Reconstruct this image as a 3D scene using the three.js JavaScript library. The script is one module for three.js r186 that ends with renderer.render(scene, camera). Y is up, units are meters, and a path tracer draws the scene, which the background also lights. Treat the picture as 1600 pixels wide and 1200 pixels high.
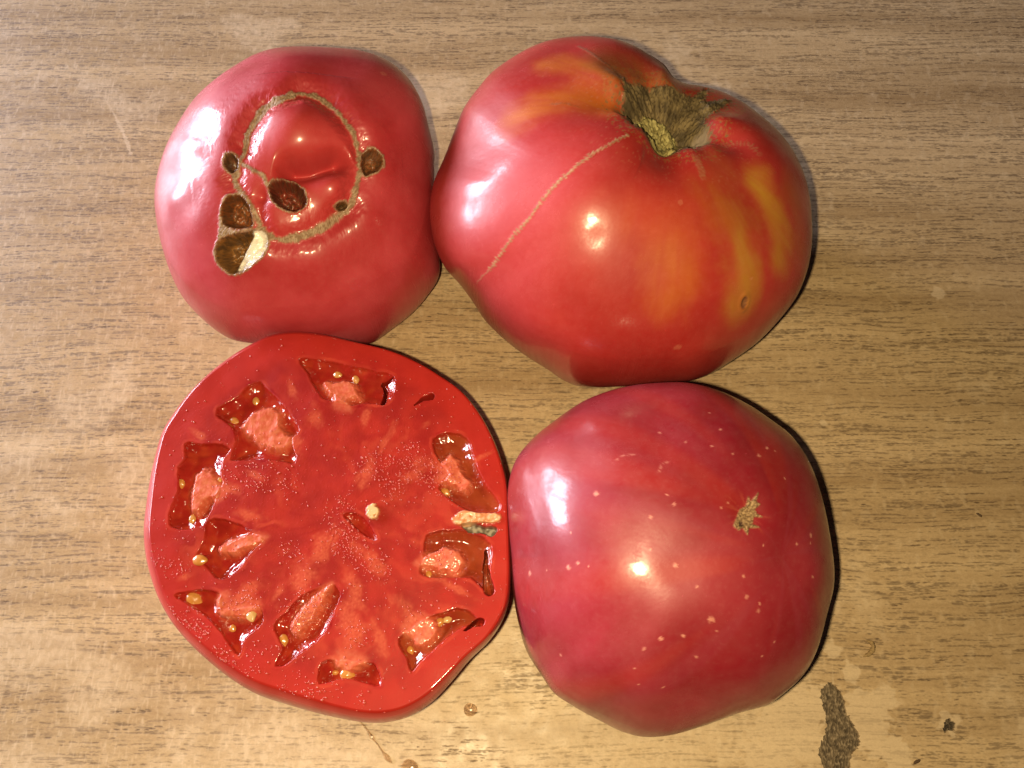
import * as THREE from 'three';
import { ImprovedNoise } from 'three/addons/math/ImprovedNoise.js';
import { mergeGeometries } from 'three/addons/utils/BufferGeometryUtils.js';
import { RectAreaLightUniformsLib } from 'three/addons/lights/RectAreaLightUniformsLib.js';

// ---------------------------------------------------------------- camera, lights, exposure
const CAM_H = 0.26, TILT = THREE.MathUtils.degToRad(22), F = 1295;      // focal length in photo pixels (1600 x 1200)
const scene = new THREE.Scene();
scene.background = new THREE.Color().setRGB(0.013, 0.012, 0.012);           // the dim room
const camera = new THREE.PerspectiveCamera(THREE.MathUtils.radToDeg(2 * Math.atan(600 / F)), 1024 / 768, 0.01, 20);
camera.position.set(0, CAM_H, 0);
camera.up.set(0, 0, -1);
camera.lookAt(0, CAM_H - Math.cos(TILT), -Math.sin(TILT));
const renderer = new THREE.WebGLRenderer({ antialias: true });
renderer.toneMapping = THREE.LinearToneMapping;
renderer.toneMappingExposure = 1;
renderer.shadowMap.enabled = true;
RectAreaLightUniformsLib.init();

// the torch beside the lens: a small warm lamp
const FLASH = new THREE.Vector3(-0.011, CAM_H + 0.001, 0.004);
const flash = new THREE.PointLight(new THREE.Color().setRGB(1.0, 0.785, 0.435), 0.265);
flash.name = 'torch'; flash.position.copy(FLASH); flash.castShadow = true; flash.shadow.radius = 0.12;
scene.add(flash);

// the window on the left: two bright panes side by side
const WIN = { at: new THREE.Vector3(-1.06, 0.26, -0.55), look: new THREE.Vector3(0, 0.03, -0.13), w: 0.36, h: 0.28, gap: 0.05, L: 48 };

// ---------------------------------------------------------------- helpers
const imp = new ImprovedNoise();
const nz = (x, y, z = 0.37) => imp.noise(x + 31.7, y + 17.3, z + 9.1);
const fbm = (x, y, z = 0.37, o = 4) => { let s = 0, a = 0.5; for (let i = 0; i < o; i++) { s += a * nz(x, y, z); x *= 2.03; y *= 2.03; z *= 2.03; a *= 0.5; } return s; };
let seed = 12345;
const rnd = () => { seed = (seed * 1664525 + 1013904223) >>> 0; return seed / 4294967296; };
const clamp = (x, a = 0, b = 1) => Math.min(b, Math.max(a, x));
const ss = (a, b, x) => { const t = clamp((x - a) / (b - a)); return t * t * (3 - 2 * t); };
const mix = (a, b, t) => a + (b - a) * t;
const mix3 = (a, b, t) => [mix(a[0], b[0], t), mix(a[1], b[1], t), mix(a[2], b[2], t)];
const V = (x, y, z) => new THREE.Vector3(x, y, z);

const cR = V(1, 0, 0), cF = V(0, -Math.cos(TILT), -Math.sin(TILT)), cU = V(0, Math.sin(TILT), -Math.cos(TILT));
const ray = (px, py) => V(0, 0, 0).addScaledVector(cR, (px - 800) / F).addScaledVector(cU, (600 - py) / F).add(cF);
const onPlane = (px, py, y) => { const d = ray(px, py); return V(0, CAM_H, 0).addScaledVector(d, (y - CAM_H) / d.y); };
const project = (p) => { const q = V(p.x, p.y - CAM_H, p.z), f = q.dot(cF); return [800 + F * q.dot(cR) / f, 600 - F * q.dot(cU) / f]; };

function numbered(name) { let n = name, k = 0; while (scene.children.some((c) => c.name === n)) n = `${name}_${String(++k).padStart(3, '0')}`; return n; }
function thing(name, label, category, at, group) {
  const o = new THREE.Group(); o.name = numbered(name); o.position.copy(at); o.userData = { label, category };
  if (group) o.userData.group = group;
  scene.add(o); return o;
}
function part(name, geometry, material, parent, label) {
  const m = new THREE.Mesh(geometry, material); m.name = name; m.castShadow = m.receiveShadow = true;
  if (label) m.userData.label = label;
  parent.add(m); return m;
}
const mat = (o) => new THREE.MeshPhysicalMaterial(o);

// signed distance to a polygon [[u, v] ...], negative inside
function sdPoly(u, v, P) {
  let d = 1e9, inside = false;
  for (let i = 0, j = P.length - 1; i < P.length; j = i++) {
    const ax = P[j][0], ay = P[j][1], bx = P[i][0], by = P[i][1];
    const ex = bx - ax, ey = by - ay, wx = u - ax, wy = v - ay, t = clamp((wx * ex + wy * ey) / (ex * ex + ey * ey + 1e-20));
    const qx = wx - ex * t, qy = wy - ey * t; d = Math.min(d, qx * qx + qy * qy);
    if ((ay > v) !== (by > v) && u < (bx - ax) * (v - ay) / (by - ay) + ax) inside = !inside;
  }
  return inside ? -Math.sqrt(d) : Math.sqrt(d);
}
// [distance, arc length at the nearest point] to a polyline
function sdLine(u, v, P, closed = false) {
  let d = 1e9, at = 0, run = 0, side = 1;
  for (let i = closed ? 0 : 1, j = closed ? P.length - 1 : 0; i < P.length; j = i++) {
    const ex = P[i][0] - P[j][0], ey = P[i][1] - P[j][1], wx = u - P[j][0], wy = v - P[j][1], L = Math.hypot(ex, ey);
    const t = clamp((wx * ex + wy * ey) / (L * L + 1e-20)), qx = wx - ex * t, qy = wy - ey * t, q = Math.hypot(qx, qy);
    if (q < d) { d = q; at = run + L * t; side = Math.sign(ex * wy - ey * wx) || 1; }
    run += L;
  }
  return [d, at, side, run];
}
function bounds(P, pad) { let a = 1e9, b = -1e9, c = 1e9, d = -1e9; for (const [u, v] of P) { a = Math.min(a, u); b = Math.max(b, u); c = Math.min(c, v); d = Math.max(d, v); } return [a - pad, b + pad, c - pad, d + pad]; }
const within = (u, v, B) => u > B[0] && u < B[1] && v > B[2] && v < B[3];
// smooth a closed outline with Catmull-Rom
function smoothLoop(P, n = 6, closed = true) {
  const c = new THREE.CatmullRomCurve3(P.map(([x, y]) => V(x, y, 0)), closed, 'centripetal');
  return c.getPoints(P.length * n).slice(0, closed ? -1 : undefined).map((p) => [p.x, p.y]);
}

// concentric square-to-disc map
function disc(a, b) {
  if (a === 0 && b === 0) return [0, 0];
  let r, phi;
  if (Math.abs(a) > Math.abs(b)) { r = a; phi = (Math.PI / 4) * (b / a); } else { r = b; phi = Math.PI / 2 - (Math.PI / 4) * (a / b); }
  if (r < 0) { r = -r; phi += Math.PI; }
  return [r, phi];
}
function gridIndex(N) {
  const idx = new Uint32Array((N - 1) * (N - 1) * 6); let k = 0;
  for (let j = 0; j < N - 1; j++) for (let i = 0; i < N - 1; i++) {
    const a = j * N + i, b = a + 1, c = a + N, d = c + 1;
    idx.set([a, b, d, a, d, c], k); k += 6;
  }
  return idx;
}
function vertexNormals(pos, idx) {
  const g = new THREE.BufferGeometry(); g.setAttribute('position', new THREE.BufferAttribute(pos, 3)); g.setIndex(new THREE.BufferAttribute(idx, 1)); g.computeVertexNormals();
  return g.attributes.normal.array;
}
// split one grid into several geometries by a class per vertex (a face takes the highest class of its corners)
function splitByClass(pos, nor, col, uv, cls, idx) {
  const lists = new Map();
  for (let k = 0; k < idx.length; k += 3) {
    const c = Math.max(cls[idx[k]], cls[idx[k + 1]], cls[idx[k + 2]]);
    if (!lists.has(c)) lists.set(c, []);
    lists.get(c).push(idx[k], idx[k + 1], idx[k + 2]);
  }
  const out = new Map();
  for (const [c, list] of lists) {
    const remap = new Map(), P = [], Nn = [], C = [], U = [], I = new Uint32Array(list.length);
    list.forEach((v, n) => {
      let r = remap.get(v);
      if (r === undefined) {
        r = remap.size; remap.set(v, r);
        for (let q = 0; q < 3; q++) { P.push(pos[v * 3 + q]); Nn.push(nor[v * 3 + q]); C.push(Math.max(0.001, col[v * 3 + q])); }
        U.push(uv[v * 2], uv[v * 2 + 1]);
      }
      I[n] = r;
    });
    const g = new THREE.BufferGeometry();
    g.setAttribute('position', new THREE.Float32BufferAttribute(P, 3)); g.setAttribute('normal', new THREE.Float32BufferAttribute(Nn, 3));
    g.setAttribute('color', new THREE.Float32BufferAttribute(C, 3)); g.setAttribute('uv', new THREE.Float32BufferAttribute(U, 2));
    g.setIndex(new THREE.BufferAttribute(I, 1)); out.set(c, g);
  }
  return out;
}

// A whole tomato: an oblate body with lobes whose outline follows a measured contour, resting on the table.
const GRID = 500;
function body({ contour, axes, y, axis, ribs, pow = 2.0, floor = 0.0025 }) {
  const N = GRID, count = N * N, loop = smoothLoop(contour);
  let cx = 0, cy = 0; const B = bounds(contour, 0); cx = (B[0] + B[1]) / 2; cy = (B[2] + B[3]) / 2;
  const C = onPlane(cx, cy, y), Vw = V(0, CAM_H, 0).sub(C).normalize(), Rw = V(0, 1, 0).cross(Vw).normalize(); if (Rw.x < 0) Rw.negate();
  const Uw = Vw.clone().cross(Rw).normalize();
  const pos = new Float32Array(count * 3), theta = new Float32Array(count), A = axis.clone().normalize();
  const T1 = V(1, 0, 0).addScaledVector(A, -A.x).normalize(), T2 = A.clone().cross(T1);
  const th = (r) => (r < 0.87 ? (r / 0.87) * 1.83 : 1.83 + ((r - 0.87) / 0.13) * (Math.PI - 1.83));
  for (let j = 0, k = 0; j < N; j++) for (let i = 0; i < N; i++, k++) {
    const [r, phi] = disc((2 * i) / (N - 1) - 1, (2 * j) / (N - 1) - 1), t = th(r); theta[k] = t;
    const d = V(0, 0, 0).addScaledVector(Rw, Math.sin(t) * Math.cos(phi)).addScaledVector(Uw, Math.sin(t) * Math.sin(phi)).addScaledVector(Vw, Math.cos(t));
    let rad = Math.pow(Math.pow(Math.abs(d.x) / axes[0], pow) + Math.pow(Math.abs(d.y) / axes[1], pow) + Math.pow(Math.abs(d.z) / axes[2], pow), -1 / pow);
    const al = d.dot(A), s2 = 1 - al * al, psi = Math.atan2(d.dot(T2), d.dot(T1));
    rad *= 1 + s2 * ribs(psi, al) + 0.018 * nz(d.x * 2.3, d.y * 2.3, d.z * 2.3 + axes[0] * 100);
    pos.set([C.x + d.x * rad, C.y + d.y * rad, C.z + d.z * rad], k * 3);
  }
  // target radius per image angle
  const NB = 240, target = new Float32Array(NB), p = V(0, 0, 0);
  for (let b = 0; b < NB; b++) {
    const ang = (b / NB) * 2 * Math.PI, dx = Math.cos(ang), dy = Math.sin(ang); let best = 0;
    for (let i = 0, j = loop.length - 1; i < loop.length; j = i++) {
      const ax = loop[j][0] - cx, ay = loop[j][1] - cy, ex = loop[i][0] - loop[j][0], ey = loop[i][1] - loop[j][1], den = dx * ey - dy * ex;
      if (Math.abs(den) < 1e-9) continue;
      const t = (ax * ey - ay * ex) / den, s = (ax * dy - ay * dx) / den;
      if (s >= -1e-6 && s <= 1 + 1e-6 && t > best) best = t;
    }
    target[b] = best;
  }
  for (let it = 0; it < 6; it++) {
    const got = new Float32Array(NB), angs = new Float32Array(count);
    for (let k = 0; k < count; k++) {
      p.fromArray(pos, k * 3); const [x, yy] = project(p), ang = Math.atan2(yy - cy, x - cx), r = Math.hypot(x - cx, yy - cy);
      const f = ((ang / (2 * Math.PI)) * NB + NB) % NB; angs[k] = f;
      const b = Math.round(f) % NB; if (r > got[b]) got[b] = r;
    }
    const kf = new Float32Array(NB);
    for (let b = 0; b < NB; b++) { let s = 0; for (let q = -1; q <= 1; q++) s += target[(b + q + NB) % NB] / got[(b + q + NB) % NB]; kf[b] = s / 3; }
    for (let k = 0; k < count; k++) {
      const b = Math.floor(angs[k]), t = angs[k] - b, s = mix(kf[b % NB], kf[(b + 1) % NB], t);
      p.fromArray(pos, k * 3).sub(C); const along = p.dot(Vw); p.addScaledVector(Vw, -along).multiplyScalar(mix(1, s, ss(0.0, 0.5, theta[k]))).addScaledVector(Vw, along).add(C).toArray(pos, k * 3);
    }
    let lo = 1e9; for (let k = 0; k < count; k++) lo = Math.min(lo, pos[k * 3 + 1]);
    const shift = -floor - lo;
    if (it < 5) for (let k = 0; k < count; k++) {
      let yy = pos[k * 3 + 1] + shift * clamp(1 - (pos[k * 3 + 1] - lo) / (y * 1.2)), q = 0.004, dd = Math.abs(yy); yy = Math.max(yy, 0) + (dd < q ? ((q - dd) * (q - dd)) / (4 * q) : 0); pos[k * 3 + 1] = yy;
    }
  }
  for (let k = 0; k < count; k++) pos[k * 3 + 1] = Math.max(pos[k * 3 + 1], 0.0002);
  const idx = gridIndex(N), nor = vertexNormals(pos, idx);
  const proj = new Float32Array(count * 2);
  for (let k = 0; k < count; k++) { const q = project(p.fromArray(pos, k * 3)); proj[k * 2] = q[0]; proj[k * 2 + 1] = q[1]; }
  const near = (px, py) => { let b = -1, bd = 1e9; for (let k = 0; k < count; k++) { if (theta[k] > 1.6) continue; const d = (proj[k * 2] - px) ** 2 + (proj[k * 2 + 1] - py) ** 2; if (d < bd) { bd = d; b = k; } } return b; };
  const at = (px, py) => V(0, 0, 0).fromArray(pos, near(px, py) * 3);
  // flat coordinates on the skin round a place (metres)
  const frame = (px, py, tilt) => {
    const k = near(px, py), o = V(0, 0, 0).fromArray(pos, k * 3), n = tilt ? tilt.clone().normalize() : V(0, 0, 0).fromArray(nor, k * 3);
    const e1 = V(1, 0, 0).addScaledVector(n, -n.x).normalize(), e2 = e1.clone().cross(n).normalize(); if (e2.z < 0) e2.negate();
    const uv = (q) => { const r = q.clone().sub(o); return [r.dot(e1), r.dot(e2)]; };
    return { o, n, e1, e2, uv, pts: (list) => list.map(([x, yy]) => uv(at(x, yy))) };
  };
  return { N, count, pos, nor, idx, theta, C, Vw, Rw, Uw, at, frame, A, T1, T2 };
}
// radial and turning coordinates round the body's axis, for streaks that run from pole to pole
function polar(b, p) { const d = p.clone().sub(b.C).normalize(), al = d.dot(b.A); return [Math.acos(clamp(al, -1, 1)), Math.atan2(d.dot(b.T2), d.dot(b.T1))]; }

function finish(b, root, relief, color, classes, parts) {
  const { count, pos, nor, idx, C } = b, p = V(0, 0, 0), n = V(0, 0, 0), out = new Float32Array(count * 3), col = new Float32Array(count * 3), uv = new Float32Array(count * 2), cls = new Uint8Array(count);
  for (let k = 0; k < count; k++) {
    p.fromArray(pos, k * 3); n.fromArray(nor, k * 3);
    const front = b.theta[k] < 1.75, info = { front, theta: b.theta[k] };
    const d = relief(p, n, info);                       // a displacement vector
    cls[k] = classes ? classes(p, n, info) : 0;
    const cc = color(p, n, info), po = cls[k] === 0 ? 0.06 * ss(0.25, 0.5, nz(p.x * 1250, p.y * 1250, p.z * 1250 + 40)) + 0.055 * nz(p.x * 420, p.y * 420, p.z * 420 + 90) : 0;
    col.set([cc[0] * (1 + 0.5 * po), cc[1] + 0.10 * po, cc[2] + 0.09 * po], k * 3);
    out[k * 3] = p.x + d.x - root.position.x; out[k * 3 + 1] = Math.max(0.0002, p.y + d.y) - root.position.y; out[k * 3 + 2] = p.z + d.z - root.position.z;
    uv[k * 2] = p.x; uv[k * 2 + 1] = p.z;
  }
  const nn = vertexNormals(out, idx), geos = splitByClass(out, nn, col, uv, cls, idx);
  for (const [c, g] of [...geos].sort((a, q) => a[0] - q[0])) { const [name, m, label] = parts[c]; part(name, g, m, root, label); }
}

// zoomed-crop coordinates -> photo pixels
const zoom = (ox, oy, s) => ([x, y]) => [ox + x / s, oy + y / s];
const Z1 = zoom(220, 50, 2.352), Z1H = zoom(320, 120, 3.75), Z2 = zoom(660, 40, 2.069), Z2H = zoom(900, 60, 4.706), Z3 = zoom(210, 510, 1.905), Z4 = zoom(770, 590, 2.105);

// ---------------------------------------------------------------- the window
{
  const root = thing('window', 'two-pane window with white frame giving cool daylight from the left', 'window', WIN.at);
  root.lookAt(WIN.look);
  const frameMat = mat({ color: new THREE.Color().setRGB(0.7, 0.7, 0.7), roughness: 0.5 });
  const { w, h, gap, L } = WIN, bar = 0.05, bx = (sx, sy, x, y, z = 0) => new THREE.BoxGeometry(sx, sy, 0.05).translate(x, y, z);
  const full = 2 * w + gap;
  part('frame', mergeGeometries([bx(full + 2 * bar, bar, 0, h / 2 + bar / 2), bx(full + 2 * bar, bar, 0, -h / 2 - bar / 2), bx(bar, h, -full / 2 - bar / 2, 0), bx(bar, h, full / 2 + bar / 2, 0), bx(gap, h, 0, 0)]), frameMat, root);
  for (const s of [-1, 1]) {
    const x = s * (w + gap) / 2;
    part('pane', new THREE.BoxGeometry(w - 0.002, h - 0.002, 0.006).translate(x, 0, -0.012), mat({ color: 0x222222, emissive: new THREE.Color().setRGB(0.8, 0.9, 1), emissiveIntensity: 1, roughness: 0.3 }), root);
    const l = new THREE.RectAreaLight(new THREE.Color().setRGB(0.90, 0.86, 1.0), L, w, h);
    l.name = 'daylight'; scene.add(l); l.position.copy(root.localToWorld(V(x, 0, 0.0))); root.updateMatrixWorld(true); l.position.copy(root.localToWorld(V(x, 0, 0.0)));
    l.lookAt(l.position.clone().add(root.getWorldDirection(V(0, 0, 0))));
  }
}

// ---------------------------------------------------------------- the table
const TX0 = -0.25, TX1 = 0.25, TZ0 = -0.32, TZ1 = 0.04, TW = 2048, TH = 2048;
const chipOutline = [[1290, 1070], [1300, 1067], [1310, 1076], [1317, 1090], [1322, 1108], [1332, 1128], [1343, 1150], [1341, 1168], [1331, 1180], [1327, 1200], [1320, 1225], [1298, 1228], [1287, 1200], [1279, 1172], [1285, 1156], [1291, 1140], [1290, 1118], [1286, 1100], [1281, 1086]].map(([x, y]) => { const p = onPlane(x, y, 0); return [p.x, p.z]; });
const ragged = (P, a) => smoothLoop(P, 8).map(([x, z]) => [x + a * nz(x * 1500, z * 1500, 1) + a * 0.7 * nz(x * 4200, z * 4200, 4), z + a * nz(x * 1500, z * 1500, 7) + a * 0.7 * nz(x * 4200, z * 4200, 9)]);
const pitOutline = [[1476, 1128], [1484, 1123], [1491, 1130], [1491, 1140], [1484, 1143], [1475, 1143]].map(([x, y]) => { const p = onPlane(x, y, 0); return [p.x, p.z]; });
function woodMaps() {
  const n = TW * TH, tone = new Float32Array(n), dark = new Float32Array(n), light = new Float32Array(n);
  const warp = (x, z) => 0.006 * fbm(x * 7 + 3, z * 5, 1.3, 2) + 0.0009 * nz(x * 45, z * 60, 4.2);
  const sx = (TX1 - TX0) / TW, sz = (TZ1 - TZ0) / TH;
  // the right half shows long dark pores, the bottom is worn pale
  const dens = new Float32Array(n);
  for (let j = 0, k = 0; j < TH; j++) for (let i = 0; i < TW; i++, k++) {
    const x = TX0 + i * sx, z = TZ0 + j * sz, w = z + warp(x, z);
    const band = fbm(x * 5, w * 95, 2.1, 4), fine = nz(x * 70, w * 1100, 5.5), mid = nz(x * 22, w * 330, 7.7);
    tone[k] = 0.5 + 0.95 * band + 0.16 * mid + 0.13 * fine + 0.16 * nz(x * 500, z * 1100, 3.1) + 0.16 * nz(x * 1500, z * 2500, 5.1);
    const rag = nz(x * 900, z * 2600, 2.9), streaks = ss(0.16, 0.40, nz(x * 80, w * 1950, 11.3) + 0.5 * mid + 0.3 * band + 0.22 * rag) * ss(-0.25, 0.2, nz(x * 330, w * 700, 2.9) + 0.5 * rag + 0.05);
    dark[k] = 0.62 * streaks + 0.16 * ss(0.1, 0.45, nz(x * 800, z * 2000, 13.3) + 0.4 * mid);
    dens[k] = ss(-0.3, 0.25, fbm(x * 9, w * 60, 8.8, 3));
    // pale scuffed fibres and worn blotches
    const worn = fbm(x * 26, z * 30, 6.1, 5) + 0.38 * ss(-0.06, 0.03, z) - 0.12 * ss(0.02, 0.2, x);
    light[k] = 0.75 * ss(0.12, 0.34, worn) * (0.6 + 0.4 * ss(-0.2, 0.3, nz(x * 500, z * 420, 1.9))) + 0.28 * ss(0.25, 0.5, nz(x * 420, z * 210, 3.7)) + 0.5 * ss(0.22, 0.5, nz(x * 1500, z * 330, 23.7)) * ss(0.12, -0.2, x) ;
  }
  const plot = (x, z, r, a, field) => {
    const ci = (x - TX0) / sx, cj = (z - TZ0) / sz, R = r / sx;
    for (let j = Math.floor(cj - R); j <= cj + R + 1; j++) for (let i = Math.floor(ci - R); i <= ci + R + 1; i++) {
      if (i < 0 || j < 0 || i >= TW || j >= TH) continue;
      const q = a * clamp(R + 0.5 - Math.hypot(i - ci, j - cj)); const k = j * TW + i; if (q > field[k]) field[k] = q;
    }
  };
  for (let m = 0; m < 34000; m++) {
    const x0 = mix(TX0, TX1, rnd()), z0 = mix(TZ0, TZ1, rnd()), i = Math.floor((x0 - TX0) / sx), j = Math.floor((z0 - TZ0) / sz), dn = dens[Math.min(j, TH - 1) * TW + Math.min(i, TW - 1)];
    if (rnd() > 0.15 + 0.85 * dn) { rnd(); continue; }
    const len = 0.0011 + 0.0120 * Math.pow(rnd(), 2.6) * (1 + 0.6 * ss(0.0, 0.15, x0)) * (1 - 0.6 * ss(-0.1, 0.0, z0)), th = 0.00009 + 0.00021 * rnd(), a = 0.42 + 0.7 * rnd(), w0 = z0 + warp(x0, z0), ph = rnd() * 50;
    for (let s = 0; s < len; s += 0.00013) {
      const x = x0 + s; let z = z0 - (warp(x, z0) - warp(x0, z0));
      z += 0.00016 * nz(x * 900, ph, 0.3);
      const g = nz(x * 750, ph, 2.2);
      if (g > -0.22) plot(x, z + 0.00012 * nz(x * 2600, ph, 6), th * (0.7 + 0.6 * (g + 0.3)) * (s < 0.0004 || len - s < 0.0004 ? 0.7 : 1), a * (0.75 + 0.5 * g), dark);
    }
  }
  // scratches where the print is rubbed through
  const scratch = (pts, r, a) => { for (let q = 1; q < pts.length; q++) { const A = onPlane(...pts[q - 1], 0), B = onPlane(...pts[q], 0), L = A.distanceTo(B); for (let s = 0; s <= L; s += 0.0001) { const t = s / L, g = 0.7 + 0.9 * nz(s * 900, q * 3, 1); plot(mix(A.x, B.x, t) + 0.0002 * nz(s * 1400, 5, q), mix(A.z, B.z, t), r * g, a, light); } } };
  scratch([[160, 148], [169, 163], [178, 178]], 0.0005, 0.8); scratch([[178, 178], [188, 198], [196, 216], [204, 240]], 0.0008, 0.95); scratch([[62, 110], [57, 130]], 0.0007, 0.65); scratch([[12, 168], [9, 190]], 0.0006, 0.4);
  scratch([[1300, 1040], [1301, 1068]], 0.0003, 0.6); scratch([[55, 553], [85, 605]], 0.0002, 0.5); scratch([[735, 1034], [742, 1052]], 0.0002, 0.4);
  for (const [x, y, r] of [[1465, 458, 0.0028], [1286, 660, 0.0016], [1300, 1015, 0.003], [1275, 1100, 0.006], [1360, 1150, 0.006], [1482, 1130, 0.0035], [1250, 1150, 0.007], [1380, 1090, 0.004], [1330, 1050, 0.003], [1235, 1120, 0.010], [1350, 1120, 0.008], [1400, 1180, 0.005], [1200, 1180, 0.009]]) {
    const c = onPlane(x, y, 0);
    const R = r * 1.9, i0 = Math.max(0, Math.floor((c.x - R - TX0) / sx)), i1 = Math.min(TW - 1, Math.ceil((c.x + R - TX0) / sx)), j0 = Math.max(0, Math.floor((c.z - R - TZ0) / sz)), j1 = Math.min(TH - 1, Math.ceil((c.z + R - TZ0) / sz));
    for (let j = j0; j <= j1; j++) for (let i = i0; i <= i1; i++) { const X = TX0 + i * sx, Z = TZ0 + j * sz, e = Math.hypot(X - c.x, Z - c.z) / r + 0.55 * fbm(X * 330, Z * 420, x, 3) * 2; light[j * TW + i] = Math.max(light[j * TW + i], 0.85 * ss(1.05, 0.75, e)); }
  }
  const rgb = new Uint8Array(n * 4), bump = new Uint8Array(n * 4), rough = new Uint8Array(n * 4);
  const toS = (c) => Math.round(255 * Math.pow(clamp(c), 1 / 2.2));
  const cLight = [0.61, 0.45, 0.270], cMid = [0.34, 0.226, 0.118], cPore = [0.075, 0.040, 0.019], cWorn = [0.70, 0.555, 0.385];
  for (let k = 0; k < n; k++) {
    const i = k % TW, j = (k / TW) | 0, x = TX0 + i * sx, z = TZ0 + j * sz;
    let c = mix3(cMid, cLight, clamp(tone[k]));
    const l = clamp(light[k]); c = mix3(c, cWorn, 0.62 * l);
    const d = clamp(dark[k] * (1 - 0.72 * l)); c = mix3(c, cPore, 0.85 * d);
    const g = 1 + 0.10 * nz(x * 2600, z * 2600, 0.7);
    rgb.set([toS(c[0] * g), toS(c[1] * g), toS(c[2] * g), 255], k * 4);
    const h = clamp(0.62 - 0.5 * d + 0.15 * nz(x * 900, z * 1500, 6.3) + 0.15 * nz(x * 2500, z * 2500, 8.1)); bump[k * 4] = bump[k * 4 + 1] = bump[k * 4 + 2] = Math.round(255 * h); bump[k * 4 + 3] = 255;
    const r = clamp(0.40 + 0.25 * d + 0.14 * l + 0.12 * nz(x * 300, z * 300, 4.4)); rough[k * 4] = rough[k * 4 + 1] = rough[k * 4 + 2] = Math.round(255 * r); rough[k * 4 + 3] = 255;
  }
  const tex = (a, srgb) => { const t = new THREE.DataTexture(a, TW, TH); t.magFilter = t.minFilter = THREE.LinearFilter; t.wrapS = t.wrapT = THREE.MirroredRepeatWrapping; if (srgb) t.colorSpace = THREE.SRGBColorSpace; t.needsUpdate = true; return t; };
  return { map: tex(rgb, true), bumpMap: tex(bump), roughnessMap: tex(rough) };
}
{
  const maps = woodMaps();
  const table = new THREE.Group(); table.name = 'table'; table.userData = { kind: 'structure', label: 'worn tabletop of pale brown wood-grain laminate under the tomatoes' }; scene.add(table);
  // x stays, shape y = -z
  const S = new THREE.Shape([[-0.6, -0.35], [0.6, -0.35], [0.6, 0.7], [-0.6, 0.7]].map(([x, y]) => new THREE.Vector2(x, y)));
  for (const o of [chipOutline, pitOutline]) S.holes.push(new THREE.Path(ragged(o, 0.0007).map(([x, z]) => new THREE.Vector2(x, -z))));
  const g = new THREE.ExtrudeGeometry(S, { depth: 0.022, bevelEnabled: false }).rotateX(-Math.PI / 2).translate(0, -0.022, 0);
  const P = g.attributes.position, U = g.attributes.uv; for (let k = 0; k < P.count; k++) U.setXY(k, (P.getX(k) - TX0) / (TX1 - TX0), (P.getZ(k) - TZ0) / (TZ1 - TZ0));
  part('tabletop', g, mat({ ...maps, roughness: 1, bumpScale: 0.00007, specularIntensity: 0.8 }), table);
  // bare chipboard where the laminate is broken away
  const rough = (outline, name, depth, tone, label) => {
    const B = bounds(outline, 0.0008), n = 90, pos = [], col = [];
    for (let j = 0; j <= n; j++) for (let i = 0; i <= n; i++) {
      const x = mix(B[0], B[1], i / n), z = mix(B[2], B[3], j / n), s = sdPoly(x, z, outline);
      const a = nz(x * 700, z * 450, 1.2), f = nz(x * 1900, z * 1200, 7.1), h = -depth + 0.0004 * a + 0.0004 * f + 0.0003 * nz(x * 3200, z * 2400, 3);
      pos.push(x, Math.min(h, -0.00015), z);
      const t = ss(-0.6, 0.6, 0.5 * a + 0.7 * f + 0.5 * nz(x * 3300, z * 2100, 8)); let c = mix3([0.055, 0.038, 0.022], [0.21, 0.155, 0.095], t); if (f > 0.32) c = mix3(c, [0.32, 0.25, 0.17], 0.6);
      col.push(...c.map((v) => v * tone));
    }
    const gg = new THREE.BufferGeometry(); gg.setAttribute('position', new THREE.Float32BufferAttribute(pos, 3)); gg.setAttribute('color', new THREE.Float32BufferAttribute(col, 3));
    const I = []; for (let j = 0; j < n; j++) for (let i = 0; i < n; i++) { const a = j * (n + 1) + i, b = a + 1, c = a + n + 1, d = c + 1; I.push(a, c, b, b, c, d); }
    gg.setIndex(I); gg.computeVertexNormals(); part(name, gg, mat({ vertexColors: true, roughness: 0.85 }), table, label);
  };
  rough(chipOutline, 'chipped_patch', 0.0007, 1, 'dark rough patch of bare chipboard where the laminate has broken away');
  rough(pitOutline, 'chipped_pit', 0.0008, 0.55, 'small dark chip in the laminate');
}

// ---------------------------------------------------------------- materials of the tomatoes
const smudge = (() => {
  const S = 512, a = new Uint8Array(S * S * 4);
  for (let k = 0; k < S * S; k++) {
    const x = (k % S) / S * 0.06, y = ((k / S) | 0) / S * 0.06, m = fbm(x * 90, y * 90, 2.2, 4), f = nz(x * 900, y * 900, 3.1), g = nz(x * 2600, y * 2600, 5.5);
    const coat = clamp(0.17 + 0.14 * ss(-0.05, 0.4, m) + 0.05 * f + 0.05 * g), base = clamp(0.50 + 0.25 * m + 0.08 * f);
    a.set([Math.round(255 * clamp(0.85 + 0.25 * nz(x * 160, y * 160, 9) - 0.25 * ss(0.1, 0.4, m))), Math.round(255 * coat), Math.round(255 * base), 255], k * 4);
  }
  const tex = (ch) => { const b = new Uint8Array(S * S * 4); for (let k = 0; k < S * S; k++) b.set([a[k * 4 + ch], a[k * 4 + ch], a[k * 4 + ch], 255], k * 4); const t = new THREE.DataTexture(b, S, S); t.magFilter = t.minFilter = THREE.LinearFilter; t.wrapS = t.wrapT = THREE.MirroredRepeatWrapping; t.repeat.set(1 / 0.06, 1 / 0.06); t.needsUpdate = true; return t; };
  return { coat: tex(0), coatRough: tex(1), rough: tex(2) };
})();
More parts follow.
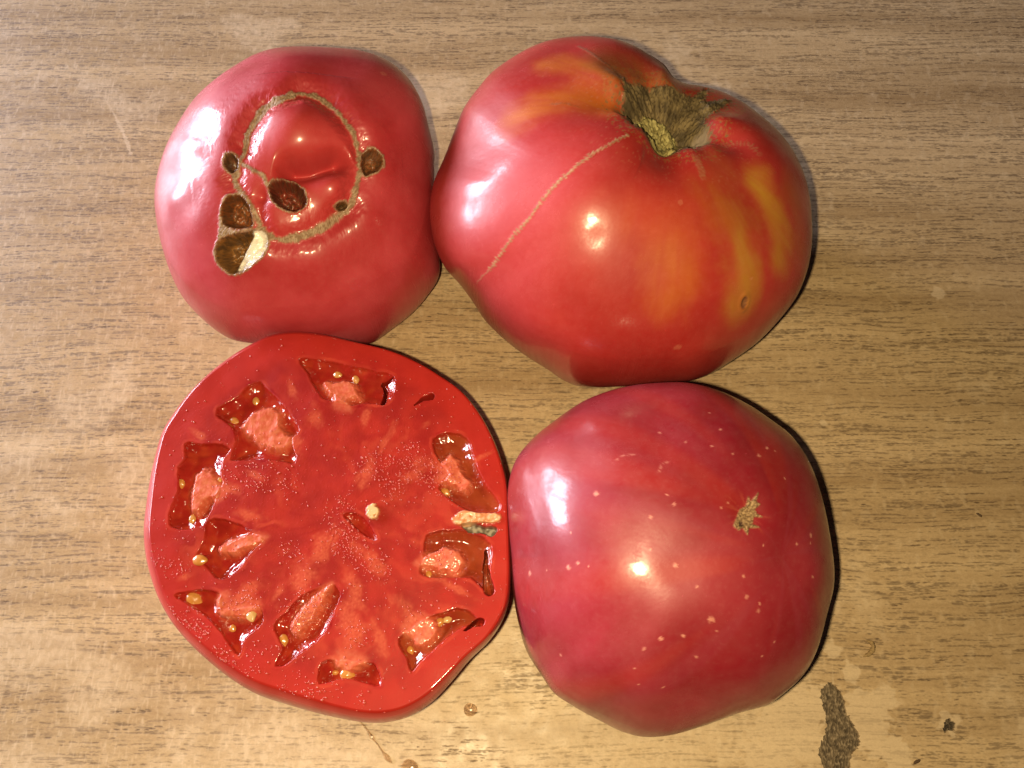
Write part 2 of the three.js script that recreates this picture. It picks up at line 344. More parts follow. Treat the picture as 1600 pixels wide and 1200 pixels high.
const skinMat = (o = {}) => mat({ vertexColors: true, roughness: 1, roughnessMap: smudge.rough, specularIntensity: 0.75, clearcoat: 0.7, clearcoatMap: smudge.coat, clearcoatRoughness: 1, clearcoatRoughnessMap: smudge.coatRough, ...o });
const corkMat = mat({ vertexColors: true, roughness: 0.8 });
const cavityMat = mat({ vertexColors: true, roughness: 0.4, clearcoat: 0.3, clearcoatRoughness: 0.3 });
const micro = (p, a = 1) => a * (8e-6 * nz(p.x * 1500, p.y * 1500, p.z * 1500) + 7e-6 * nz(p.x * 650, p.y * 650, p.z * 650));
const mottle = (p, s, z0 = 0) => fbm(p.x * s, p.y * s, p.z * s + z0, 3);

// ---------------------------------------------------------------- tomato with the corky ring (upper left)
{
  const contour = [[590, 52], [500, 58], [420, 80], [340, 125], [270, 175], [200, 240], [150, 310], [100, 400], [65, 500], [50, 590], [55, 680], [75, 780], [110, 890], [150, 970], [210, 1040], [280, 1100], [340, 1132], [420, 1146], [520, 1150], [640, 1156], [760, 1156], [850, 1142], [920, 1095], [1000, 1030], [1060, 960], [1100, 890], [1098, 800], [1082, 700], [1078, 600], [1080, 500], [1080, 440], [1060, 350], [1040, 270], [1000, 190], [950, 135], [880, 90], [800, 65], [700, 55]].map(Z1);
  const b = body({ contour, axes: [0.043, 0.035, 0.043], y: 0.034, axis: V(0, 0.93, 0.32), ribs: (a) => 0.018 * Math.cos(5 * a + 0.6) + 0.012 * Math.cos(8 * a + 2) });
  const root = thing('tomato', 'pink-red tomato with a corky brown ring and dark holes on top', 'tomato', V(b.C.x, 0, b.C.z), 'whole tomatoes');
  const fr = b.frame(468, 265, b.Vw.clone().lerp(V(0, 1, 0), 0.25));
  const P = (list) => fr.pts(list.map(Z1H));
  const ring = smoothLoop(P([[550, 85], [640, 100], [730, 150], [800, 220], [860, 300], [900, 390], [915, 480], [912, 580], [880, 670], [862, 745], [790, 810], [720, 862], [640, 905], [540, 940], [440, 955], [370, 930], [320, 875], [285, 790], [240, 712], [190, 655], [168, 600], [185, 540], [215, 470], [222, 400], [245, 310], [300, 220], [335, 170], [400, 140], [480, 112]]), 3);
  const strand = smoothLoop(P([[225, 510], [290, 550], [345, 590], [370, 640]]), 3, false);
  const holes = [
    { p: [[112, 490], [130, 455], [165, 450], [192, 480], [190, 530], [160, 558], [125, 545]], d: 0.005, in: [0.17, 0.06, 0.03] },
    { p: [[930, 440], [980, 415], [1030, 450], [1042, 520], [995, 565], [935, 572], [915, 505]], d: 0.006, in: [0.24, 0.075, 0.025] },
    { p: [[372, 645], [410, 608], [480, 600], [550, 640], [592, 690], [596, 742], [560, 780], [500, 790], [440, 765], [392, 710]], d: 0.014, in: [0.25, 0.035, 0.018] },
    { p: [[130, 705], [190, 692], [240, 722], [268, 790], [278, 862], [240, 888], [170, 890], [110, 862], [98, 790]], d: 0.010, in: [0.27, 0.075, 0.02] },
    { p: [[80, 965], [130, 932], [200, 918], [280, 900], [340, 902], [368, 960], [350, 1030], [290, 1090], [220, 1140], [150, 1150], [90, 1110], [62, 1040]], d: 0.013, in: [0.30, 0.13, 0.035] },
    { p: [[765, 755], [790, 738], [825, 735], [838, 755], [815, 778], [780, 780]], d: 0.006, in: [0.17, 0.08, 0.025] },
  ];
  for (const h of holes) { h.q = smoothLoop(P(h.p), 3); h.B = bounds(h.q, 0.004); }
  const white = smoothLoop(P([[270, 905], [345, 906], [366, 965], [346, 1030], [288, 1092], [200, 1145], [165, 1130], [200, 1050], [235, 975]]), 3);
  const fold = smoothLoop(P([[395, 515], [440, 530], [500, 542], [600, 540], [700, 515], [790, 490], [865, 455]]), 3, false);
  const lobes = P([[560, 320], [740, 640]]);
  const dip = P([[330, 700], [300, 640], [345, 790]]);
  const bridge = smoothLoop(P([[95, 800], [120, 870], [200, 905], [290, 890], [310, 860], [345, 905], [280, 915], [140, 935], [85, 960], [80, 900]]), 3);
  const ringB = bounds([...ring, ...holes.flatMap((h) => h.q)], 0.006);
  const width = (s, L) => 0.00085 + 0.0005 * nz(s * 300, 4, 2) + 0.0003 * nz(s * 1100, 4, 2) + 0.0004 * ss(0.34, 0.4, s / L) * (1 - ss(0.5, 0.56, s / L)) + 0.0003 * (ss(0.86, 0.9, s / L));
  let st;
  const study = (p) => {
    const [u, v] = fr.uv(p); st = { u, v, on: within(u, v, ringB), ring: 1, strand: 1, bridge: 1, hole: -1, hd: 1 };
    if (!st.on) return;
    const wu = u + 0.0004 * nz(u * 700, v * 700, 2) + 0.0003 * nz(u * 2200, v * 2200, 12), wv = v + 0.0004 * nz(u * 700, v * 700, 5) + 0.0003 * nz(u * 2200, v * 2200, 15);
    const [d, s, , L] = sdLine(wu, wv, ring, true); st.inside = sdPoly(u, v, ring) < 0; st.ring = d - width(s, L); st.s = s; st.rd = d;
    st.strand = sdLine(wu, wv, strand)[0] - 0.0006; st.bridge = sdPoly(wu, wv, bridge);
    holes.forEach((h, i) => { if (within(u, v, h.B)) { const q = sdPoly(wu, wv, h.q); if (q < st.hd) { st.hd = q; st.hole = i; } } });
  };
  const scarT = () => Math.max(ss(0.0003, -0.0004, st.ring), ss(0.0003, -0.0003, st.strand), st.hole >= 0 ? ss(0.0008, 0.0002, st.hd) : 0, ss(0.0004, -0.0003, st.bridge));
  finish(b, root, (p, n, info) => {
    if (!info.front) return V(0, 0, 0);
    study(p);
    const [al, psi] = polar(b, p);
    let h = 0;
    h += 0.0003 * Math.cos(9 * psi + 2.5 * Math.sin(psi * 2)) * ss(1.3, 0.8, al) * ss(0.45, 0.7, al);
    if (st.on) {
      const s = scarT(), ins = st.inside ? ss(0, 0.006, st.rd) : 0;
      // skin swells against the ring; the ring lies in a shallow seam
      const pk = Math.atan2(st.v, st.u);
      h -= 0.0022 * Math.exp(-Math.pow(st.rd / 0.0028, 2)) * (0.75 + 0.9 * nz(Math.cos(pk) * 3, Math.sin(pk) * 3, 4.5)); h += 0.0005 * Math.exp(-Math.pow((st.rd - 0.006) / 0.004, 2)) * (st.inside ? 0.4 : 1);
      h += 0.00022 * (nz(Math.cos(pk) * 7, Math.sin(pk) * 7, 1.1) + 0.5 * nz(Math.cos(pk) * 17, Math.sin(pk) * 17, 3.1)) * Math.exp(-Math.pow(st.rd / 0.004, 2)) * (st.inside ? 0.4 : 1);
      const lobe = (q, a, w) => a * Math.exp(-((st.u - q[0]) ** 2 + (st.v - q[1]) ** 2) / (w * w)); h += ins * (lobe(lobes[0], 0.0046, 0.0085) + lobe(lobes[1], 0.0026, 0.0055));
      const f = sdLine(st.u, st.v, fold); h -= 0.0092 * Math.exp(-Math.pow(f[0] / 0.0029, 2)) * ss(0, 0.005, f[1]) * ss(0, 0.005, f[3] - f[1]); 
      const dd = Math.hypot(st.u - dip[0][0], st.v - dip[0][1]); h -= 0.0022 * Math.exp(-dd * dd / 5e-6);
      h += s * (0.0004 + 0.00025 * nz(st.u * 1500, st.v * 2500, 4) + 0.0002 * nz(st.u * 3500, st.v * 3500, 9));
      if (st.hole >= 0) { const H = holes[st.hole], t = ss(0.0001, -0.0017, st.hd); h -= H.d * t * (st.hole === 4 ? 1 - 0.72 * ss(0.0006, -0.0012, sdPoly(st.u, st.v, white)) : 1) * (0.9 + 0.2 * nz(st.u * 420, st.v * 420, 3 + st.hole)); h += 0.0003 * t * nz(st.u * 1600, st.v * 1600, 2) * (st.hole === 4 ? ss(-0.0004, 0.0004, sdPoly(st.u, st.v, white)) : 1); }
    }
    return n.clone().lerp(fr.n, st.on && st.hd < 0.001 ? 0.7 : 0).multiplyScalar(h + micro(p));
  }, (p, n, info) => {
    const m = mottle(p, 60);
    let c = mix3([0.37, 0.027, 0.034], [0.45, 0.048, 0.064], ss(-0.3, 0.35, m));
    if (!info.front) return c;
    study(p);
    const [al, psi] = polar(b, p);
    c = mix3(c, [0.30, 0.022, 0.018], 0.35 * ss(0.15, 0.5, nz(psi * 6, al * 0.8, 3.3)) * ss(1.2, 0.5, al));
    if (st.on) {
      if (st.inside) c = mix3(c, [0.40, 0.030, 0.024], 0.6);
      const s = scarT(), g = nz(st.u * 1800, st.v * 1800, 3), g2 = nz(st.u * 600, st.v * 600, 8);
      if (st.hole >= 0 && st.hd < 0.0004) {
        const H = holes[st.hole]; let ci = mix3(H.in, H.in.map((q) => q * 0.6), ss(-0.3, 0.3, nz(st.u * 500, st.v * 500, 12 + st.hole + st.hd * 3000)));
        const dz = st.hd * 5000, e = nz(st.u * 700, st.v * 700, 22 + st.hole + dz * 0.8) + 0.8 * nz(st.u * 1700, st.v * 1700, 2 + dz * 2); ci = mix3(ci, [0.070, 0.040, 0.022], 0.8 * ss(-0.05, 0.3, e));
        ci = mix3(ci, [0.26, 0.14, 0.05], 0.5 * ss(0.2, 0.45, nz(st.u * 1900, st.v * 1900, 5 + dz * 2)));
        if (st.hole === 4) ci = mix3(ci, [0.84, 0.76, 0.66], ss(0.0002, -0.0003, sdPoly(st.u, st.v, white)));
        c = mix3(c, ci, ss(0.0004, -0.0002, st.hd));
      }
      let cork = mix3([0.20, 0.115, 0.06], [0.40, 0.285, 0.19], ss(-0.3, 0.4, g + 0.5 * g2)); if (g > 0.35) cork = mix3(cork, [0.13, 0.07, 0.03], 0.5);
      c = mix3(c, cork, s * (st.hole >= 0 ? ss(-0.0002, 0.0002, st.hd) : 1));
    }
    if (nz(p.x * 260, p.y * 260, p.z * 260 + 7) > 0.78) c = mix3(c, [0.6, 0.22, 0.16], 0.35);
    return c;
  }, (p, n, info) => {
    if (!info.front) return 0; study(p); if (!st.on) return 0;
    if (st.hole >= 0 && st.hd < 0) return st.hole === 4 && sdPoly(st.u, st.v, white) < 0 ? 8 : 2 + st.hole;
    return scarT() > 0.5 ? 1 : 0;
  }, [['skin', skinMat()], ['corky_ring', corkMat, 'rough brown corky ring round the blossom end'], ...holes.map((h, i) => ['hole', cavityMat, ['small brown hole left of the ring', 'brown hole at the right side of the ring', 'round dark hole inside the ring', 'orange-brown hole below the left side of the ring', 'large dark hole at the lower left', 'tiny brown hole in the lower right of the ring'][i]]), ['pale_flesh', mat({ vertexColors: true, roughness: 0.3, clearcoat: 1, clearcoatRoughness: 0.25 }), 'pale wet flesh at the side of the large hole']]);
}

// ---------------------------------------------------------------- big tomato with the stem scar (upper right)
{
  const contour = [[540, 35], [450, 40], [370, 60], [290, 100], [220, 150], [170, 210], [130, 270], [100, 350], [75, 420], [40, 500], [25, 580], [28, 660], [45, 730], [75, 790], [120, 840], [160, 890], [200, 950], [260, 1010], [330, 1065], [400, 1110], [450, 1145], [500, 1165], [560, 1171], [650, 1167], [750, 1161], [860, 1150], [920, 1130], [1000, 1085], [1080, 1030], [1150, 960], [1210, 880], [1245, 790], [1258, 700], [1255, 600], [1245, 520], [1225, 450], [1190, 380], [1140, 320], [1090, 280], [1040, 245], [980, 215], [920, 195], [870, 185], [840, 179], [815, 160], [790, 125], [750, 95], [700, 65], [640, 45], [590, 38]].map(Z2);
  const b = body({ contour, axes: [0.06, 0.041, 0.056], y: 0.039, axis: V(0.13, 0.93, -0.05), ribs: (a) => 0.012 * Math.cos(5 * a + 1.2) + 0.006 * Math.cos(7 * a), pow: 2.15 });
  const root = thing('tomato', 'largest tomato, red with orange patches, corky stem scar and thin zipper line', 'tomato', V(b.C.x, 0, b.C.z), 'whole tomatoes');
  const fr = b.frame(1050, 190), P = (list) => fr.pts(list.map(Z2H).map(([x, y]) => [x - 1, y - 13]));
  const scar = smoothLoop(P([[340, 330], [400, 345], [460, 325], [560, 345], [640, 375], [720, 420], [800, 430], [880, 440], [960, 400], [990, 415], [965, 480], [1165, 500], [1060, 560], [965, 600], [1030, 710], [960, 770], [900, 850], [830, 860], [760, 825], [640, 815], [530, 790], [450, 740], [390, 650], [350, 520], [365, 430]]), 2);
  const disk = smoothLoop(P([[440, 580], [500, 505], [590, 480], [710, 545], [800, 640], [810, 730], [745, 800], [630, 805], [540, 755], [475, 670]]), 3);
  const grey = P([[960, 690]])[0], cen = P([[680, 610]])[0];
  const lines = [
    { pts: [[978, 226], [935, 250], [895, 280], [860, 312], [830, 345], [805, 370], [785, 395], [768, 418]], w: 0.00018, tick: 0.00075, a: 1, step: 0.0011 },
    { pts: [[768, 418], [756, 430], [745, 442]], w: 0.00016, tick: 0, a: 0.7, step: 0.002 },
    { pts: [[903, 72], [925, 82], [942, 93], [958, 103], [966, 114]], w: 0.00025, tick: 0.0008, a: 0.8, dark: 1, step: 0.001 },
    { pts: [[1120, 213], [1140, 212], [1160, 214], [1178, 222], [1188, 236]], w: 0.00012, tick: 0.0015, a: 0.38, step: 0.0011 },
    { pts: [[1084, 246], [1092, 262], [1097, 280]], w: 0.0009, tick: 0.0010, a: 0.4, step: 0.001 },
    { pts: [[862, 166], [885, 164], [908, 168]], w: 0.00018, tick: 0, a: 0.6, dark: 1, step: 0.001 },
  ];
  const dist3 = (p, Q) => { let d = 1e9, at = 0, run = 0, seg = null; for (let i = 1; i < Q.length; i++) { const e = Q[i].clone().sub(Q[i - 1]), L = e.length(), w = p.clone().sub(Q[i - 1]), t = clamp(w.dot(e) / (L * L)), q = w.addScaledVector(e, -t).length(); if (q < d) { d = q; at = run + t * L; } run += L; } return [d, at, run]; };
  for (const l of lines) { const dense = smoothLoop(l.pts, 3, false); l.q = dense.map((q) => b.at(...q)); l.box = new THREE.Box3().setFromPoints(l.q).expandByScalar(0.003); }
  const patch = (pts, r, c, a) => ({ q: pts.map((q) => b.at(...q)), r, c, a });
  const O = [0.44, 0.115, 0.018], Y = [0.44, 0.195, 0.026], BR = [0.27, 0.085, 0.02];
  const patches = [
    patch([[1050, 395], [1062, 425], [1045, 460]], 0.0075, O, 0.66), patch([[1150, 340], [1160, 385], [1166, 430], [1160, 475]], 0.0055, [0.38, 0.165, 0.026], 0.85), patch([[1186, 285], [1208, 330], [1222, 375], [1222, 400]], 0.0052, Y, 0.95),
    patch([[855, 98], [900, 100], [950, 118]], 0.0048, O, 0.85), patch([[810, 190], [850, 165], [900, 150], [950, 158]], 0.0058, O, 0.85), patch([[960, 95], [1000, 105], [1035, 125], [1010, 130]], 0.0085, BR, 0.8), patch([[1120, 300], [1130, 340]], 0.006, [0.34, 0.09, 0.02], 0.6),
    patch([[955, 345], [1000, 355], [1110, 330]], 0.006, [0.45, 0.08, 0.02], 0.4), patch([[1240, 300], [1250, 380]], 0.006, [0.34, 0.10, 0.025], 0.5), patch([[1140, 270], [1120, 250]], 0.004, [0.40, 0.09, 0.03], 0.5),
  ];
  const pink = patch([[740, 300], [720, 360], [800, 290], [840, 330], [780, 450]], 0.02, [0.41, 0.044, 0.050], 0.75);
  const crest = b.at(925, 300), dint = b.at(936, 375);
  const pit = b.at(1163, 472), pitF = b.frame(1163, 472);
  let st;
  const study = (p) => {
    const [u, v] = fr.uv(p), w = 0.0009 * nz(u * 420, v * 420, 2) + 0.0009 * nz(u * 1500, v * 1500, 4), close = Math.hypot(u - cen[0], v - cen[1]);
    st = { u, v, close, scar: 1, disk: 1, line: 0, lineDark: 0 };
    if (close < 0.03) { st.scar = sdPoly(u + w, v - w, scar); st.disk = sdPoly(u + 0.5 * w, v + 0.5 * w, disk); }
    for (const l of lines) if (l.box.containsPoint(p)) {
      const [d, s, L] = dist3(p, l.q), ph = ((s / l.step) % 1 + 1) % 1, k = Math.floor(s / l.step), lenK = l.tick * (0.6 + 0.7 * Math.abs(nz(k * 1.7, 3, 1)) * 1.6);
      const core = ss(l.w + 0.00015, l.w - 0.0001, d + 0.0002 * nz(s * 1200, 2, 2)), tk = l.tick ? ss(lenK + 0.0001, lenK - 0.0002, d) * ss(0.30, 0.14, Math.abs(ph - 0.5 + 0.12 * nz(k, 8, 8))) : 0;
      const t = l.a * Math.max(core * (0.75 + 0.25 * nz(s * 2000, 1, 1)), 0.85 * tk) * (s > 1e-6 && s < L - 1e-6 ? 1 : 0.4);
      if (t > st.line) { st.line = t; st.lineDark = l.dark ?? 0; }
    }
    return st;
  };
  const radial = () => { const a = Math.atan2(st.v - cen[1], st.u - cen[0]); return nz(Math.cos(a) * 5, Math.sin(a) * 5, st.close * 260) ; };
  finish(b, root, (p, n, info) => {
    if (!info.front) return V(0, 0, 0);
    study(p);
    let h = 0.006 * Math.exp(-Math.pow(p.distanceTo(crest) / 0.022, 2)) - 0.00022 * Math.exp(-Math.pow(p.distanceTo(dint) / 0.0028, 2)) - 0.0076 * ss(0.0165, 0.004, st.close) - 0.003 * Math.exp(-Math.pow(st.close / 0.022, 2)) - 0.27 * (st.v - cen[1]) * ss(0.015, 0.006, st.close);
    // folds running into the stalk's hollow
    const a = Math.atan2(st.v - cen[1], st.u - cen[0]); h += 0.0016 * Math.cos(5 * a + 0.8) * ss(0.004, 0.014, st.close) * ss(0.034, 0.016, st.close) + 0.0007 * Math.cos(9 * a) * ss(0.005, 0.012, st.close) * ss(0.028, 0.014, st.close);
    const [al, psi] = polar(b, p); h += 0.0003 * Math.cos(6 * psi + 1) * ss(0.4, 0.9, al) * ss(2.2, 1.3, al);
    if (st.scar < 0.0006) { const t = ss(0.0005, -0.0006, st.scar), ra = Math.atan2(st.v - cen[1], st.u - cen[0]), f = nz(Math.cos(ra) * 11, Math.sin(ra) * 11, st.close * 300), g = nz(st.u * 2600, st.v * 2600, 6); h += t * (0.0002 + 0.0006 * f + 0.0005 * nz(st.u * 1300, st.v * 1300, 7) + 0.00025 * g + 0.0008 * radial()); }
    if (st.disk < 0.0005) h += 0.0028 * ss(0.0005, -0.0022, st.disk) + 0.00025 * nz(st.u * 1500, st.v * 1500, 3);
    h += 0.00012 * st.line;
    const q = pitF.uv(p), e = Math.hypot(q[0] / 0.8, q[1] / 1.5); if (p.distanceTo(pit) < 0.005) h -= 0.0005 * Math.exp(-Math.pow(e / 0.0009, 2)) - 0.00025 * Math.exp(-Math.pow((e - 0.0016) / 0.0005, 2));
    return n.clone().lerp(fr.n, ss(0.03, 0.012, st.close)).multiplyScalar(h + micro(p, 1.2));
  }, (p, n, info) => {
    const m = mottle(p, 55, 3);
    let c = mix3([0.32, 0.021, 0.017], [0.39, 0.032, 0.026], ss(-0.3, 0.35, m));
    if (!info.front) return c;
    study(p);
    const [pal, ppsi] = polar(b, p), streaky = clamp(0.84 + 0.45 * nz(ppsi * 9, pal * 1.6, 2.2) + 0.22 * nz(ppsi * 34, pal * 4, 7.7), 0.25, 1.05);
    const lay = (q, t) => {
      const wob = p.clone().add(V(0.003 * nz(p.x * 130, p.y * 130, p.z * 130), 0.003 * nz(p.x * 130, p.y * 130, p.z * 130 + 5), 0));
      const d = q.q.length > 1 ? dist3(wob, q.q)[0] : wob.distanceTo(q.q[0]);
      c = mix3(c, q.c, (q === pink ? 1 : streaky) * q.a * ss(q.r * 1.7, q.r * 0.0, d + q.r * 0.22 * nz(p.x * 260, p.y * 160, p.z * 260) + q.r * 0.10 * nz(p.x * 900, p.y * 900, p.z * 900)) * t);
    };
    lay(pink, 1); patches.forEach((q) => lay(q, 1));
    // short pale ticks and pores round the hollow
    if (st.close > 0.008 && st.close < 0.036) {
      const a = Math.atan2(st.v - cen[1], st.u - cen[0]), t = nz(a * 42, st.close * 950, 3); if (t > 0.38 && nz(st.u * 200, st.v * 200, 1) > -0.1) c = mix3(c, [0.45, 0.16, 0.10], 0.45 * ss(0.38, 0.5, t) * ss(0.036, 0.018, st.close));
    }
    if (st.line > 0) c = mix3(c, st.lineDark ? [0.16, 0.07, 0.025] : mix3([0.24, 0.13, 0.06], [0.36, 0.23, 0.12], ss(-0.3, 0.3, nz(p.x * 1500, p.y * 1500, p.z * 1500))), clamp(st.line));
    if (st.scar < 0.006 && st.scar > -0.001) {
      const g = nz(st.u * 1100, st.v * 1100, 14) + 0.6 * nz(st.u * 2800, st.v * 2800, 16), up = ss(0.002, -0.004, st.v - cen[1]);
      c = mix3(c, [0.36, 0.12, 0.03], 0.6 * ss(-0.1, 0.35, g + 0.3 * up - 0.1));
      c = mix3(c, [0.17, 0.11, 0.05], 0.85 * ss(0.25, 0.5, g + 0.45 * ss(0.003, 0, st.scar) - 0.15));
    }
    if (st.scar < 0.0006) {
      const ra = Math.atan2(st.v - cen[1], st.u - cen[0]), f = nz(Math.cos(ra) * 12, Math.sin(ra) * 12, st.close * 320), g = nz(st.u * 2600, st.v * 2600, 6), k = nz(st.u * 320, st.v * 320, 8);
      let q = mix3([0.062, 0.042, 0.016], [0.19, 0.135, 0.058], ss(-0.5, 0.5, 0.45 * f + 0.7 * g + 0.8 * k)); if (g < -0.32) q = mix3(q, [0.04, 0.022, 0.010], 0.75);
      q = mix3(q, [0.28, 0.22, 0.18], 0.75 * ss(0.0035, 0.0012, Math.hypot(st.u - grey[0], st.v - grey[1]) + 0.001 * g));
      c = mix3(c, q, ss(0.0006, -0.0007, st.scar + 0.0004 * g));
    }
    if (st.disk < 0.0006) { const g = nz(st.u * 1300, st.v * 1300, 9), r = nz(st.u * 500, st.v * 500, 2); let q = mix3([0.20, 0.16, 0.05], [0.38, 0.33, 0.13], ss(-0.35, 0.35, g + 0.6 * r)); c = mix3(c, q, ss(0.0005, -0.0005, st.disk)); }
    const q = pitF.uv(p), e = Math.hypot(q[0] / 0.8, q[1] / 1.5) + 0.0003 * nz(p.x * 1200, p.y * 1200, p.z * 1200); if (p.distanceTo(pit) < 0.005) c = mix3(c, e < 0.0007 ? [0.16, 0.06, 0.02] : [0.10, 0.03, 0.012], 0.85 * ss(0.0015, 0.0010, e));
    if (nz(p.x * 270, p.y * 270, p.z * 270 + 3) > 0.78) c = mix3(c, [0.55, 0.2, 0.12], 0.3);
    return c;
  }, (p, n, info) => {
    if (!info.front) return 0; study(p); if (st.disk < 0) return 2; if (st.scar < 0) return 1; if (st.line > 0.45) return 3; const q = pitF.uv(p), e = Math.hypot(q[0] / 0.8, q[1] / 1.5); return p.distanceTo(pit) < 0.005 && e < 0.0012 ? 4 : 0;
  }, [['skin', skinMat()], ['stem_scar', corkMat, 'ragged brown corky stem scar'], ['stem_core', corkMat, 'pale yellow-green round core where the stalk broke off'], ['zipper_scar', corkMat, 'thin tan zipper-like lines across the skin'], ['blemish', corkMat, 'small dark brown blemish on a yellow patch']]);
}

// ---------------------------------------------------------------- plain tomato with the blossom scar (lower right)
{
  const contour = [[560, 18], [480, 25], [400, 40], [300, 75], [200, 140], [130, 200], [75, 275], [52, 350], [47, 450], [52, 560], [65, 680], [80, 780], [105, 890], [150, 970], [200, 1040], [270, 1085], [340, 1120], [420, 1160], [500, 1180], [590, 1175], [700, 1145], [800, 1110], [900, 1080], [960, 1035], [1020, 975], [1060, 910], [1090, 830], [1110, 750], [1122, 680], [1115, 560], [1100, 450], [1070, 350], [1030, 260], [980, 190], [920, 140], [850, 90], [770, 50], [690, 25], [620, 16]].map(Z4);
  const b = body({ contour, axes: [0.042, 0.036, 0.045], y: 0.035, axis: V(0.55, 0.82, 0.12), ribs: (a) => 0.008 * Math.cos(5 * a + 0.3) + 0.003 * Math.cos(8 * a + 1) });
  const root = thing('tomato', 'smooth dusky pink tomato with pale specks and a small star-shaped blossom scar', 'tomato', V(b.C.x, 0, b.C.z), 'whole tomatoes');
  const specks = [[350, 390, 10], [600, 618, 9], [717, 795, 13], [835, 720, 8], [875, 765, 8], [877, 742, 6], [827, 655, 6], [127, 642, 10], [262, 622, 9], [290, 610, 7], [520, 462, 6], [597, 420, 6], [633, 212, 5], [748, 173, 6], [722, 225, 6], [873, 257, 8], [902, 232, 7], [787, 252, 5], [552, 857, 7], [628, 850, 7], [498, 895, 8], [223, 912, 6], [670, 920, 6], [737, 832, 5], [1048, 520, 9], [1048, 545, 5], [1005, 548, 7], [1055, 655, 6], [885, 917, 4], [928, 870, 5], [672, 690, 6], [268, 513, 4], [520, 565, 5], [573, 387, 4], [550, 180, 5], [710, 118, 4], [465, 955, 4], [775, 410, 5], [750, 430, 5], [895, 550, 4], [185, 635, 4], [325, 620, 4], [960, 330, 4], [930, 240, 4], [560, 1020, 4], [480, 1010, 4], [150, 940, 4], [125, 900, 3]].map(([x, y, r]) => ({ q: b.at(...Z4([x, y])), r: (r / 2.105) * 0.00011 }));
  const c0 = V(1172, 803, 0), fr = b.frame(1172, 803), zs = zoom(1060, 700, 4.615), P = (l) => fr.pts(l.map(zs));
  const scar = P([[400, 560], [430, 500], [455, 440], [500, 410], [515, 345], [530, 385], [580, 320], [565, 380], [595, 400], [565, 430], [580, 465], [620, 490], [560, 490], [545, 545], [600, 570], [520, 570], [500, 620], [470, 570], [435, 590]]), hole = P([[470, 540]])[0];
  const valley = [[1050, 905], [1010, 945], [950, 985], [900, 1030]].map((q) => b.at(...q));
  const crest = b.at(935, 835);
  const arcs = [[[960, 725], [975, 715], [992, 712]], [[1030, 740], [1035, 728], [1045, 723]]].map((l) => l.map((q) => b.at(...q)));
  const seg = (p, A, B) => { const e = B.clone().sub(A), t = clamp(p.clone().sub(A).dot(e) / e.lengthSq()); return p.distanceTo(A.clone().addScaledVector(e, t)); };
  const dl = (p, Q) => { let d = 1e9; for (let i = 1; i < Q.length; i++) d = Math.min(d, seg(p, Q[i - 1], Q[i])); return d; };
  let st; const study = (p) => { const [u, v] = fr.uv(p), r = Math.hypot(u, v); st = { u, v, r, s: 1 }; if (r < 0.012 && p.distanceTo(fr.o) < 0.014) st.s = sdPoly(u + 0.0002 * nz(u * 2000, v * 2000, 1), v, scar); };
  finish(b, root, (p, n, info) => {
    if (!info.front) return V(0, 0, 0);
    study(p);
    const [al, psi] = polar(b, p);
    let h = 0.00022 * Math.cos(7 * psi + 0.5) * ss(0.2, 0.8, al) - 0.0010 * Math.exp(-Math.pow(al / 0.22, 2));
    h += 0.0022 * Math.exp(-Math.pow(p.distanceTo(crest) / 0.018, 2)) - 0.0005 * Math.exp(-Math.pow(dl(p, valley) / 0.006, 2));
    h -= 0.0013 * Math.exp(-Math.pow(p.distanceTo(fr.o) / 0.0042, 2));
    if (st.s < 0.0004) h += ss(0.0003, -0.0003, st.s) * (0.00025 + 0.0005 * nz(st.u * 1800, st.v * 1800, 2)) - 0.0012 * Math.exp(-Math.pow(Math.hypot(st.u - hole[0], st.v - hole[1]) / 0.0006, 2));
    for (const s of specks) { const d = p.distanceTo(s.q); if (d < s.r * 2) h += 0.00003 * ss(s.r * 1.5, s.r * 0.5, d); }
    return n.clone().multiplyScalar(h + micro(p));
  }, (p, n, info) => {
    const m = mottle(p, 50, 8), [al, psi] = polar(b, p);
    let c = mix3([0.20, 0.012, 0.018], [0.26, 0.021, 0.032], ss(-0.3, 0.35, m));
    if (!info.front) return c;
    study(p);
    c = mix3(c, [0.33, 0.026, 0.016], 0.4 * ss(0.05, 0.4, nz(psi * 3.5, al * 0.6, 4.4)) * ss(0.15, 0.5, al));
    c = mix3(c, [0.24, 0.026, 0.044], 0.35 * ss(0.1, 0.4, nz(psi * 4.5, al * 0.7, 14.4)));
    if (st.r < 0.009) { const a = Math.atan2(st.v, st.u); c = mix3(c, [0.45, 0.10, 0.06], 0.25 * ss(0.25, 0.5, nz(a * 7, st.r * 90, 6)) * ss(0.008, 0.003, st.r)); }
    for (const s of specks) { const d = p.distanceTo(s.q); if (d < s.r * 2.2) c = mix3(c, [0.55, 0.22, 0.17], (0.45 + 0.5 * Math.abs(Math.sin(s.r * 1e6))) * ss(s.r * 1.6, s.r * 0.5, d + s.r * 0.8 * nz(p.x * 2200, p.y * 2200, p.z * 2200))); }
    for (const q of arcs) { const d = dl(p, q); if (d < 0.0006 && nz(p.x * 1400, p.y * 1400, p.z * 1400) > -0.1) c = mix3(c, [0.6, 0.25, 0.2], 0.4 * ss(0.00035, 0.0001, d)); }
    if (st.s < 0.0003) { const g = nz(st.u * 2300, st.v * 2300, 3); let q = mix3([0.13, 0.07, 0.03], [0.34, 0.22, 0.11], ss(-0.3, 0.35, g)); q = mix3(q, [0.05, 0.02, 0.01], ss(0.0007, 0.0004, Math.hypot(st.u - hole[0], st.v - hole[1]))); c = mix3(c, q, ss(0.0003, -0.0001, st.s)); }
    return c;
  }, (p, n, info) => { if (!info.front) return 0; study(p); return st.s < 0 ? 1 : 0; },
  [['skin', skinMat()], ['blossom_scar', corkMat, 'small ragged brown star-shaped scar']]);
}

